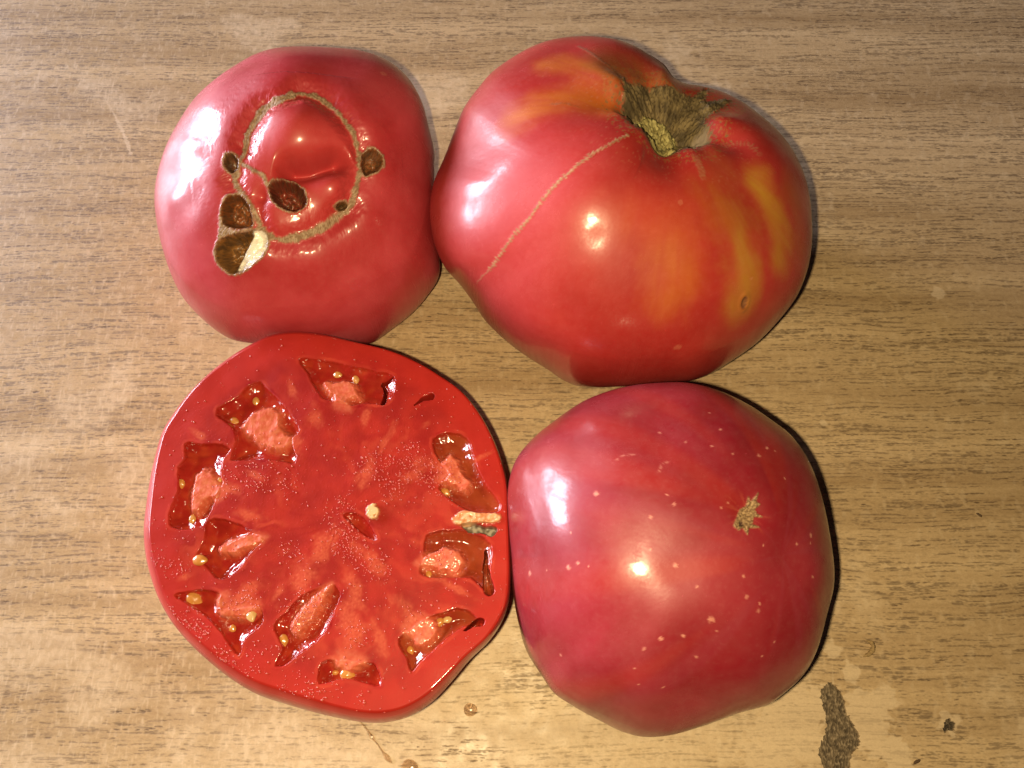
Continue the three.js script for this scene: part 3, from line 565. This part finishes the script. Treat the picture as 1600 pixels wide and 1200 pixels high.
// ---------------------------------------------------------------- the cut tomato (lower left)
{
  const HC = 0.037, N = 620, count = N * N;
  const outer = [[470, 18], [560, 25], [650, 45], [740, 65], [820, 95], [900, 140], [970, 190], [1020, 250], [1060, 320], [1090, 400], [1106, 470], [1110, 560], [1113, 650], [1114, 740], [1108, 810], [1086, 870], [1046, 928], [986, 982], [926, 1046], [864, 1102], [795, 1138], [735, 1150], [675, 1148], [600, 1132], [520, 1110], [440, 1085], [360, 1058], [290, 1018], [222, 965], [160, 908], [112, 850], [80, 790], [60, 730], [46, 670], [40, 600], [46, 520], [56, 440], [70, 370], [88, 310], [122, 255], [165, 198], [215, 148], [275, 100], [335, 62], [405, 28]].map(Z3);
  const C = onPlane(525, 820, HC), TXC = 0.03, TZC = 0.05;   // the cut leans a little to the upper left
  const onCut = (px, py) => { const d = ray(px, py), t = (HC - CAM_H - TXC * C.x - TZC * C.z) / (d.y - TXC * d.x - TZC * d.z); return V(0, CAM_H, 0).addScaledVector(d, t); };
  const rim = smoothLoop(outer).map(([x, y]) => { const p = onCut(x, y); return [p.x, p.z]; });
  const NB = 360, RC = new Float32Array(NB);
  for (let b = 0; b < NB; b++) {
    const a = (b / NB) * 2 * Math.PI, dx = Math.cos(a), dz = Math.sin(a);
    for (let i = 0, j = rim.length - 1; i < rim.length; j = i++) {
      const ax = rim[j][0] - C.x, az = rim[j][1] - C.z, ex = rim[i][0] - rim[j][0], ez = rim[i][1] - rim[j][1], den = dx * ez - dz * ex; if (Math.abs(den) < 1e-12) continue;
      const t = (ax * ez - az * ex) / den, s = (ax * dz - az * dx) / den; if (s >= -1e-6 && s <= 1 + 1e-6 && t > RC[b]) RC[b] = t;
    }
  }
  const rc = (phi) => { const f = ((phi / (2 * Math.PI)) * NB + NB) % NB, b = Math.floor(f); return mix(RC[b % NB], RC[(b + 1) % NB], f - b); };
  const root = thing('halved_tomato', 'halved tomato lying cut side up with red flesh and seed pockets', 'tomato', V(C.x, 0, C.z));
  const uvOf = ([x, y]) => { const p = onCut(x, y); return [p.x, p.z]; }, Q = (l, n = 3) => smoothLoop(l.map(Z3).map(uvOf), n);
  // [pocket, fleshy tongue in it]
  const pockets = [
    [[[490, 97], [560, 100], [640, 115], [720, 132], [770, 145], [775, 195], [745, 230], [690, 228], [650, 235], [600, 225], [560, 215], [535, 180], [515, 140]], [[558, 168], [575, 158], [600, 162], [630, 158], [655, 165], [668, 190], [675, 215], [645, 218], [640, 270], [600, 270], [590, 215], [572, 195]]],
    [[[250, 240], [300, 215], [340, 175], [375, 165], [400, 190], [430, 220], [470, 270], [490, 310], [470, 335], [480, 405], [430, 400], [370, 395], [300, 400], [285, 395], [302, 340], [290, 300], [245, 265]], [[318, 290], [335, 268], [370, 242], [410, 238], [436, 255], [442, 300], [470, 330], [450, 370], [410, 368], [370, 352], [330, 318]]],
    [[[150, 345], [200, 350], [260, 350], [285, 365], [265, 390], [255, 440], [262, 470], [240, 520], [212, 580], [198, 597], [112, 600], [102, 560], [130, 485], [130, 420], [150, 390]], [[168, 470], [180, 440], [205, 418], [240, 435], [252, 462], [290, 500], [250, 520], [215, 520], [190, 560], [165, 545]]],
    [[[220, 575], [290, 580], [345, 605], [385, 635], [350, 670], [310, 720], [260, 755], [215, 720], [190, 690], [178, 690], [205, 640]], [[245, 658], [300, 625], [350, 615], [400, 625], [375, 648], [330, 668], [285, 682], [252, 678]]],
    [[[118, 800], [160, 788], [210, 783], [262, 800], [262, 838], [372, 835], [382, 880], [330, 930], [310, 980], [270, 930], [220, 870], [170, 835]], [[240, 812], [300, 780], [372, 810], [372, 842], [330, 872], [285, 872], [250, 858]]],
    [[[590, 768], [612, 790], [600, 830], [572, 900], [540, 940], [490, 975], [445, 1010], [418, 1012], [440, 960], [430, 930], [413, 890], [450, 850], [500, 800], [550, 778]], [[462, 880], [490, 840], [530, 800], [585, 765], [575, 805], [545, 860], [515, 895], [485, 925], [465, 910]]],
    [[[558, 1000], [620, 992], [690, 1000], [720, 1008], [732, 1070], [680, 1060], [620, 1050], [548, 1065]], [[590, 1000], [605, 960], [650, 960], [690, 985], [685, 1012], [645, 1028], [605, 1018]]],
    [[[785, 932], [820, 900], [860, 872], [920, 850], [960, 838], [1000, 850], [1028, 880], [980, 895], [930, 930], [890, 965], [850, 1000], [825, 1028], [808, 985]], [[770, 850], [830, 850], [890, 872], [910, 905], [880, 945], [845, 958], [815, 930], [790, 900]]],
    [[[868, 622], [930, 605], [1000, 610], [1062, 648], [1060, 720], [1062, 792], [1040, 782], [1000, 750], [930, 750], [870, 745], [848, 730], [860, 690]], [[830, 700], [880, 672], [930, 655], [972, 668], [988, 700], [962, 738], [900, 726], [860, 722]]],
    [[[888, 335], [930, 315], [990, 330], [1012, 390], [1040, 460], [1090, 530], [1085, 550], [1010, 555], [960, 530], [920, 500], [903, 480], [935, 440], [903, 395]], [[870, 420], [905, 415], [938, 372], [966, 396], [986, 440], [1008, 470], [985, 492], [955, 480], [925, 470], [880, 450]]],
    [[[622, 560], [655, 553], [692, 578], [722, 635], [700, 632], [662, 605]], null],
  ].map(([o, t]) => { const q = Q(o), w = t && Q(t); return { q, w, B: bounds(q, 0.003), BW: w && bounds(w, 0.003) }; });
  const slits = [[[[735, 160], [745, 190], [740, 226]], 0.0005], [[[835, 233], [860, 216], [885, 208]], 0.0006], [[[1046, 665], [1044, 720], [1056, 785]], 0.0009], [[[985, 905], [1010, 885], [1028, 880]], 0.0007], [[[770, 150], [755, 158], [737, 165]], 0.0004]].map(([l, w]) => ({ q: l.map(Z3).map(uvOf), w }));
  const vein = Q([[948, 570], [985, 550], [1020, 558], [1090, 562], [1086, 580], [1030, 582], [985, 592], [950, 585]]), rot = Q([[975, 590], [1010, 588], [1040, 597], [1075, 600], [1065, 622], [1030, 612], [995, 610]]), bit = Q([[690, 545], [708, 528], [732, 545], [722, 568], [700, 566]]);
  const pale = [[760, 320, 55, 22, -0.7], [470, 190, 22, 34, 0.5], [360, 445, 45, 22, 0.2], [270, 480, 60, 30, 0.7], [470, 320, 45, 60, 0.3], [540, 270, 35, 45, 0], [690, 265, 32, 22, 0], [690, 440, 45, 40, 0], [870, 290, 18, 18, 0], [850, 420, 70, 50, 0.1], [320, 800, 70, 40, 0.4], [500, 740, 60, 70, 0], [650, 900, 60, 70, 0], [560, 660, 60, 60, 0], [430, 790, 20, 30, 0], [730, 930, 30, 50, 0], [340, 560, 40, 30, 0.5], [960, 780, 60, 18, 0.2], [190, 320, 30, 18, 0], [820, 860, 60, 40, 0.4], [700, 690, 40, 60, 0.4], [150, 745, 18, 14, 0], [1010, 400, 14, 70, -0.35], [660, 800, 40, 60, 0]].map(([x, y, a, c, r]) => { const [u, v] = uvOf(Z3([x, y])); const [cu, cv] = [C.x, C.z]; void r; return { u, v, a: Math.max(a, c) * 0.000105, c: Math.min(a, c) * 0.000056, r: Math.atan2(v - cv, u - cu) }; });
  const gelIn = [0.29, 0.015, 0.010];
  let st;
  const study = (u, v) => {
    const w1 = 0.00035 * nz(u * 420, v * 420, 3) + 0.00018 * nz(u * 1300, v * 1300, 5), w2 = 0.00035 * nz(u * 420, v * 420, 13) + 0.00018 * nz(u * 1300, v * 1300, 15);
    st = { pocket: -1, d: 1, t: 1, slit: 0, vein: 1, rot: 1, bit: 1 };
    pockets.forEach((k, i) => {
      if (within(u, v, k.B)) { const d = sdPoly(u + 0.6 * w1, v + 0.6 * w2, k.q); if (d < st.d) { st.d = d; st.pocket = i; } }
      if (k.w && within(u, v, k.BW)) st.t = Math.min(st.t, sdPoly(u + 1.6 * w1, v + 1.6 * w2, k.w));
    });
    for (const s of slits) { const [d, at, , L] = sdLine(u + 0.5 * w1, v + 0.5 * w2, s.q); st.slit = Math.max(st.slit, ss(1, 0.4, d / (s.w * (0.35 + 1.3 * at / L) + 1e-5))); }
    st.vein = sdPoly(u + w1, v + w2, vein); st.rot = sdPoly(u + w1, v + w2, rot); st.bit = sdPoly(u + 3 * w1, v + 3 * w2, bit);
  };
  const pos = new Float32Array(count * 3), col = new Float32Array(count * 3), uv = new Float32Array(count * 2), cls = new Uint8Array(count), kept = new Float32Array(count * 2);
  const RT = 0.90;
  for (let j = 0, k = 0; j < N; j++) for (let i = 0; i < N; i++, k++) {
    const [r, phi0] = disc((2 * i) / (N - 1) - 1, (2 * j) / (N - 1) - 1), phi = -phi0, R = rc(phi), ux = Math.cos(phi), uz = Math.sin(phi);
    let rad, y, c, cl;
    if (r <= RT) {
      rad = R * (r / RT); const u = C.x + ux * rad, v = C.z + uz * rad, edge = R - rad; study(u, v);
      y = 0.0007 * fbm(u * 55, v * 55, 3, 3) - 0.0003 * ss(0.0006, 0, edge);
      const ang = phi, away = rad / R;
      // flesh colours: fibres run outwards from the core
      const fib = nz(ux * 7, uz * 7, rad * 55), m = fbm(u * 130, v * 130, 4, 3), grain = nz(u * 1500, v * 1500, 9), grain2 = nz(u * 2600, v * 2600, 19);
      c = mix3([0.25, 0.010, 0.006], [0.34, 0.018, 0.010], ss(-0.4, 0.4, m + 0.15 * fib * ss(0.15, 0.45, away)));
      c = mix3(c, [0.38, 0.017, 0.010], 0.6 * ss(0.8, 0.9, away));
      let pl = 0; for (const q of pale) { const du = u - q.u, dv = v - q.v, a = du * Math.cos(q.r) + dv * Math.sin(q.r), b2 = -du * Math.sin(q.r) + dv * Math.cos(q.r); pl = Math.max(pl, ss(1.35, 0.2, Math.hypot(a / q.a, b2 / q.c) + 0.7 * nz(u * 260, v * 260, 6) + 0.35 * nz(u * 800, v * 800, 16))); }
      c = mix3(c, [0.53, 0.105, 0.05], 0.62 * pl * (0.75 + 0.5 * grain));
      const wa = phi + 0.35 * nz(u * 70, v * 70, 41) + 0.12 * nz(u * 260, v * 260, 43), wx = Math.cos(wa), wz = Math.sin(wa), cl2 = 0.5 + nz(u * 110, v * 110, 47);
      c = mix3(c, [0.50, 0.065, 0.030], 0.42 * clamp(cl2) * ss(0.05, 0.5, nz(wx * 5 + 3, wz * 5, rad * 60) + 0.3 * nz(u * 500, v * 500, 51)) * ss(0.1, 0.3, away) * ss(0.95, 0.75, away));
      c = mix3(c, [0.25, 0.007, 0.005], 0.45 * ss(0.05, 0.45, nz(wx * 6, wz * 6 + 5, rad * 45) + 0.25 * nz(u * 400, v * 400, 53)) * ss(0.97, 0.85, away));
      const gran = ss(0.88, 0.6, away) + 0.6 * ss(0.1, 0.4, nz(u * 60, v * 60, 21));
      y += clamp(gran) * (0.00007 * Math.max(0, grain - 0.12) + 0.00006 * Math.max(0, grain2 - 0.1)) + 0.00001 * nz(u * 900, v * 900, 2);
      cl = 1;
      if (st.pocket >= 0 && st.d < 0.001) {
        const inn = ss(0.0004, -0.0010, st.d), wall = ss(0.0001, -0.0005, st.d), deep = ss(0, -0.003, st.d);
        const lump = fbm(u * 210, v * 210, 7 + st.pocket, 2);
        y -= wall * (0.0010 + 0.0014 * deep + 0.0010 * lump) ;
        const onT = ss(0.0009, -0.0012, st.t);
        y += wall * onT * (0.0013 + 0.0011 * deep + 0.00016 * nz(u * 480, v * 480, 8) + 0.00006 * nz(u * 1500, v * 1500, 8));
        let g = mix3(gelIn, [0.35, 0.034, 0.014], ss(-0.25, 0.4, lump + 0.4 * nz(u * 500, v * 500, 5)));
        if (st.pocket >= 7 && st.pocket < 10) g = mix3(g, [0.22, 0.048, 0.014], 0.6);
        g = mix3(g, [0.20, 0.010, 0.006], 0.5 * ss(-0.1, 0.4, nz(u * 160, v * 160, 30)));
        c = mix3(c, [0.52, 0.06, 0.028], (0.12 + 0.5 * nz(u * 260, v * 260, 61)) * Math.exp(-Math.pow((st.d - 0.0006) / 0.0005, 2))); c = mix3(c, g, inn); if (st.d < -0.0002) cl = 10 + st.pocket;
      }
      if (st.t < 0.0014) {
        const t = ss(0.0014, -0.0009, st.t), g = nz(u * 700, v * 700, 4) + 0.6 * grain;
        c = mix3(c, mix3([0.47, 0.075, 0.035], [0.55, 0.14, 0.075], ss(-0.8, 0.8, g)), t * (st.d < 0 ? 1 : 0.7 * ss(0.004, 0, st.d)));
        if (st.t < 0 && st.d < 0.0002) cl = 30;
      }
      if (st.slit > 0) { y -= 0.0075 * st.slit; }
      if (st.rot < 0.0004) { const t = ss(0.0004, -0.0002, st.rot); y -= 0.0022 * t; c = mix3(c, mix3([0.10, 0.075, 0.05], [0.30, 0.26, 0.20], ss(-0.3, 0.4, nz(u * 900, v * 900, 3))), t); if (st.rot < 0) cl = 3; }
      if (st.vein < 0.0004) { const t = ss(0.0004, -0.0003, st.vein); y += 0.0006 * t + 0.0004 * t * nz(u * 800, v * 800, 7); c = mix3(c, mix3([0.52, 0.20, 0.08], [0.62, 0.38, 0.21], ss(-0.3, 0.35, nz(u * 420, v * 1100, 4))), t); if (st.vein < 0) cl = 2; }
      if (st.bit < 0.0004) { const t = ss(0.0004, -0.0004, st.bit); y += 0.0009 * t; c = mix3(c, [0.66, 0.42, 0.22], t); if (st.bit < 0) cl = 2; }
      y += HC + TXC * (u - C.x) + TZC * (v - C.z);
    } else {
      const s = (r - RT) / (1 - RT), lower = clamp((Math.sin(phi) * 0.85 - Math.cos(phi) * 0.55)), low = lower * lower * (3 - 2 * lower);
      const ul = ss(0.35, 0.95, -0.78 * Math.cos(phi) - 0.62 * Math.sin(phi)), bulge = mix(0.0008, 0.0034, low) + 0.0020 * ul;
      if (s < 0.8) { const q = s / 0.8; y = (HC - 0.0003 + R * (TXC * ux + TZC * uz)) * (1 - q); rad = R * (1 - 0.38 * Math.pow(q, 2.6)) + bulge * Math.sin(Math.PI * Math.pow(q, 0.65)) * 1.1; y = Math.max(y, 0.0003); }
      else { rad = R * 0.62 * (1 - (s - 0.8) / 0.2); y = 0.0003; }
      c = mix3([0.45, 0.040, 0.036], [0.50, 0.062, 0.058], ss(-0.3, 0.3, nz(ux * 9, uz * 9, y * 60))); cl = 0;
      if (s < 0.03) { c = mix3(c, [0.5, 0.05, 0.03], 0.5); }
    }
    pos[k * 3] = ux * rad; pos[k * 3 + 1] = y; pos[k * 3 + 2] = uz * rad; col.set(c, k * 3); cls[k] = cl; uv[k * 2] = ux * rad; uv[k * 2 + 1] = uz * rad;
  }
  const idx = gridIndex(N); let up = 0;
  { const a = idx[Math.floor(idx.length / 2) * 1], q = Math.floor(idx.length / 6) * 3; void a; const v = (t) => V(0, 0, 0).fromArray(pos, idx[q + t] * 3); up = v(1).sub(v(0)).cross(v(2).sub(v(0))).y; }
  if (up < 0) for (let k = 0; k < idx.length; k += 3) { const t = idx[k + 1]; idx[k + 1] = idx[k + 2]; idx[k + 2] = t; }
  const nor = vertexNormals(pos, idx), geos = splitByClass(pos, nor, col, uv, cls, idx);
  const wet = mat({ vertexColors: true, roughness: 0.55, specularIntensity: 0.3, clearcoat: 0.7, clearcoatRoughness: 0.09 }), gel = mat({ vertexColors: true, roughness: 0.16, clearcoat: 1, clearcoatRoughness: 0.05, ior: 1.42 }), pulp = mat({ vertexColors: true, roughness: 0.5, specularIntensity: 0.5, clearcoat: 0.4, clearcoatRoughness: 0.15 });
  for (const [c, g] of [...geos].sort((a, b) => a[0] - b[0])) {
    if (c === 0) part('skin', g, skinMat(), root);
    else if (c === 1) part('flesh', g, wet, root);
    else if (c === 2) part('pale_core', g, pulp, root, 'pale tan strand of firm core');
    else if (c === 3) part('grey_core', g, pulp, root, 'grey-brown spoiled strip under the pale strand');
    else if (c >= 10 && c < 30) part('seed_pocket', g, gel, root);
    else part('placenta', g, pulp, root);
  }
  // tiny wet grains standing on the cut flesh
  {
    const geos2 = [], base = new THREE.IcosahedronGeometry(1, 2), tries = 30000;
    for (let k = 0; k < tries && geos2.length < 2600; k++) {
      const i = Math.floor(rnd() * count), c = cls[i], size = 0.00011 + 0.00017 * Math.pow(rnd(), 2.5), u = pos[i * 3] + C.x, v = pos[i * 3 + 2] + C.z, away = Math.hypot(pos[i * 3], pos[i * 3 + 2]) / 0.047;
      if (c !== 1 && c !== 30 && !(c >= 10 && rnd() < 0.25)) continue;
      const rimPatch = ss(0.8, 0.95, away) * ss(-0.01, 0.02, pos[i * 3 + 2]) * ss(0.02, -0.01, pos[i * 3]);
      if (rnd() > 0.06 + 0.9 * ss(0.0, 0.3, nz(u * 75, v * 75, 71)) * ss(0.85, 0.6, away) + 0.9 * rimPatch * ss(-0.1, 0.2, nz(u * 120, v * 120, 73))) continue;
      geos2.push(base.clone().scale(size * (0.8 + 0.5 * rnd()), size * 0.7, size).rotateY(rnd() * 6).translate(pos[i * 3], pos[i * 3 + 1] + size * 0.1, pos[i * 3 + 2]));
    }
    const m = part('wet_grains', mergeGeometries(geos2), mat({ color: new THREE.Color().setRGB(0.40, 0.035, 0.016), roughness: 0.35, clearcoat: 1, clearcoatRoughness: 0.22 }), root); m.userData.kind = 'stuff';
  }
  // seeds: flattened drops bedded in the jelly
  const seedMats = [[0.52, 0.25, 0.07], [0.48, 0.19, 0.04], [0.55, 0.33, 0.13]].map((c) => mat({ color: new THREE.Color().setRGB(...c), roughness: 0.3, clearcoat: 1, clearcoatRoughness: 0.08 }));
  const seedGeo = [0, 1, 2].map((s) => { const g = new THREE.SphereGeometry(1, 20, 14), p = g.attributes.position; for (let k = 0; k < p.count; k++) { const x = p.getX(k), y = p.getY(k), z = p.getZ(k), t = 1 - 0.35 * ss(0.1, 1, x); const q = 1 + 0.10 * nz(x * 2 + s * 5, y * 2, z * 2); p.setXYZ(k, x * q * 1.15, y * 0.5 * t * q, z * 0.82 * t * q); } g.computeVertexNormals(); return g; });
  [[600, 135, 13, 0.2, 0], [655, 150, 12, 1.2, 0], [355, 215, 12, 1.4, 0], [290, 275, 14, 0.3, 1], [135, 467, 13, 1.5, 1], [165, 570, 12, 1.4, 0], [195, 696, 18, 0.05, 1], [172, 812, 21, 0.6, 1], [346, 858, 17, 1.2, 2], [285, 900, 11, 1.5, 1], [440, 935, 15, 1.4, 1], [925, 490, 13, 0.6, 1], [905, 880, 13, 2.5, 1], [632, 1036, 17, 0.1, 1], [930, 870, 12, 2.6, 2], [595, 1030, 8, 0, 1], [875, 735, 10, 1.2, 1], [820, 965, 11, 1.3, 1], [250, 455, 7, 1.2, 0]].forEach(([x, y, r, a, m], n) => {
    const [u, v] = uvOf(Z3([x, y])); let b = -1, bd = 1e9; for (let k = 0; k < count; k++) { if (!cls[k]) continue; const d = (pos[k * 3] + C.x - u) ** 2 + (pos[k * 3 + 2] + C.z - v) ** 2; if (d < bd) { bd = d; b = k; } }
    const s = part('seed', seedGeo[n % 3], seedMats[m], root); s.scale.setScalar(r * 0.000102); s.position.set(u - C.x, pos[b * 3 + 1] + r * 0.000004, v - C.z); s.rotation.set(0.25 * Math.sin(n * 3.1), -a, 0.25 * Math.cos(n * 2.3));
  });
}

// ---------------------------------------------------------------- drops, streak and crumbs on the table
{
  const juice = mat({ color: new THREE.Color().setRGB(1, 0.92, 0.85), transmission: 1, thickness: 0.001, ior: 1.34, roughness: 0.05, attenuationColor: new THREE.Color().setRGB(0.80, 0.60, 0.45), attenuationDistance: 0.005 });
  const drop = (px, py, r, h, label) => {
    const at = onPlane(px, py, 0), root = thing('juice_drop', label, 'drop', at, 'drops of juice');
    const pts = []; for (let q = 0; q <= 14; q++) { const t = q / 14; pts.push(new THREE.Vector2(Math.max(1e-6, r * Math.sin(t * Math.PI / 2)), h * Math.cos(t * Math.PI / 2) + 0.0001)); } pts.push(new THREE.Vector2(1e-6, 0.0001));
    const g = new THREE.LatheGeometry(pts.reverse(), 40); const p = g.attributes.position; for (let k = 0; k < p.count; k++) { const a = Math.atan2(p.getZ(k), p.getX(k)), s = 1 + 0.05 * Math.cos(2 * a + px) + 0.03 * Math.cos(3 * a); p.setX(k, p.getX(k) * s); p.setZ(k, p.getZ(k) * s); } g.computeVertexNormals();
    part('bead', g, juice, root);
  };
  drop(735, 1109, 0.0019, 0.0005, 'round amber drop of juice on the table between the lower tomatoes');
  drop(640, 1200, 0.0024, 0.0006, 'drop of juice cut by the lower frame edge below the halved tomato');
  // thin trail of juice below the halved tomato
  const line = [[560, 1125], [572, 1138], [580, 1150], [590, 1163], [602, 1180], [612, 1192]].map((q) => onPlane(...q, 0)), curve = new THREE.CatmullRomCurve3(line), at = line[2];
  const root = thing('juice_trail', 'thin wet trail of juice running from the halved tomato to the bottom edge', 'juice', at), n = 60, m = 8, P = [], I = [];
  for (let a = 0; a <= n; a++) { const t = a / n, c = curve.getPoint(t), T = curve.getTangent(t), S = V(-T.z, 0, T.x), w = 0.62 * (0.00032 + 0.0006 * Math.exp(-Math.pow((t - 0.4) / 0.09, 2)) + 0.0009 * Math.exp(-Math.pow((t - 0.86) / 0.1, 2))) * (a === 0 || a === n ? 0.1 : 1); for (let q = 0; q <= m; q++) { const e = (q / m) * Math.PI; P.push(c.x + S.x * w * Math.cos(e) - at.x, 0.0001 + 0.5 * w * Math.sin(e), c.z + S.z * w * Math.cos(e) - at.z); } }
  for (let a = 0; a < n; a++) { for (let q = 0; q < m; q++) { const k = a * (m + 1) + q; I.push(k, k + m + 1, k + 1, k + 1, k + m + 1, k + m + 2); } const k = a * (m + 1); I.push(k + m, k + 2 * m + 1, k, k, k + 2 * m + 1, k + m + 1); }
  const g = new THREE.BufferGeometry(); g.setAttribute('position', new THREE.Float32BufferAttribute(P, 3)); g.setIndex(I); g.computeVertexNormals(); part('trail', g, juice, root);
  // crumbs
  const crumb = (label, pts, r, color, flat = 1) => {
    const q = pts.map(([x, y]) => onPlane(x, y, 0)), o = q[Math.floor(q.length / 2)].clone(), root2 = thing('crumb', label, 'crumb', o, 'crumbs on the table'), c = new THREE.CatmullRomCurve3(q.map((v) => v.clone().sub(o).setY(r * 0.8 * flat)));
    const gg = new THREE.TubeGeometry(c, 40, 1, 12), p = gg.attributes.position, nn = gg.attributes.normal, colr = [];
    for (let a = 0, k = 0; a <= 40; a++) { const t = a / 40, ctr = c.getPointAt(t), w = r * Math.pow(Math.sin(Math.PI * clamp(t * 0.94 + 0.03)), 0.55); for (let s = 0; s <= 12; s++, k++) { const x = nn.getX(k), y = nn.getY(k), z = nn.getZ(k), f = w * (1 + 0.45 * nz(t * 9, Math.cos(s / 12 * 6.283) * 1.5, Math.sin(s / 12 * 6.283) * 1.5 + pts[0][0])); p.setXYZ(k, ctr.x + x * f, Math.max(0.00012, ctr.y + y * f * flat), ctr.z + z * f); const g2 = 0.7 + 0.6 * (0.5 + nz(t * 14, s, 3)); colr.push(...color.map((v) => v * g2)); } }
    gg.setAttribute('color', new THREE.Float32BufferAttribute(colr, 3)); gg.computeVertexNormals(); part('flake', gg, corkMat, root2);
  };
  crumb('curled tan crumb lying right of the smooth pink tomato', [[1353, 1001], [1361, 1005], [1363, 1014], [1357, 1022], [1348, 1026]], 0.0007, [0.30, 0.20, 0.09]);
  crumb('tiny dark flake near the right edge level with the blossom scar', [[1525, 802], [1529, 804], [1534, 808]], 0.0004, [0.10, 0.06, 0.03], 0.5);
  crumb('tiny dark flake at the lower edge near the small chip', [[1427, 1194], [1432, 1190], [1438, 1187]], 0.00045, [0.09, 0.05, 0.025], 0.5);
}

renderer.render(scene, camera);
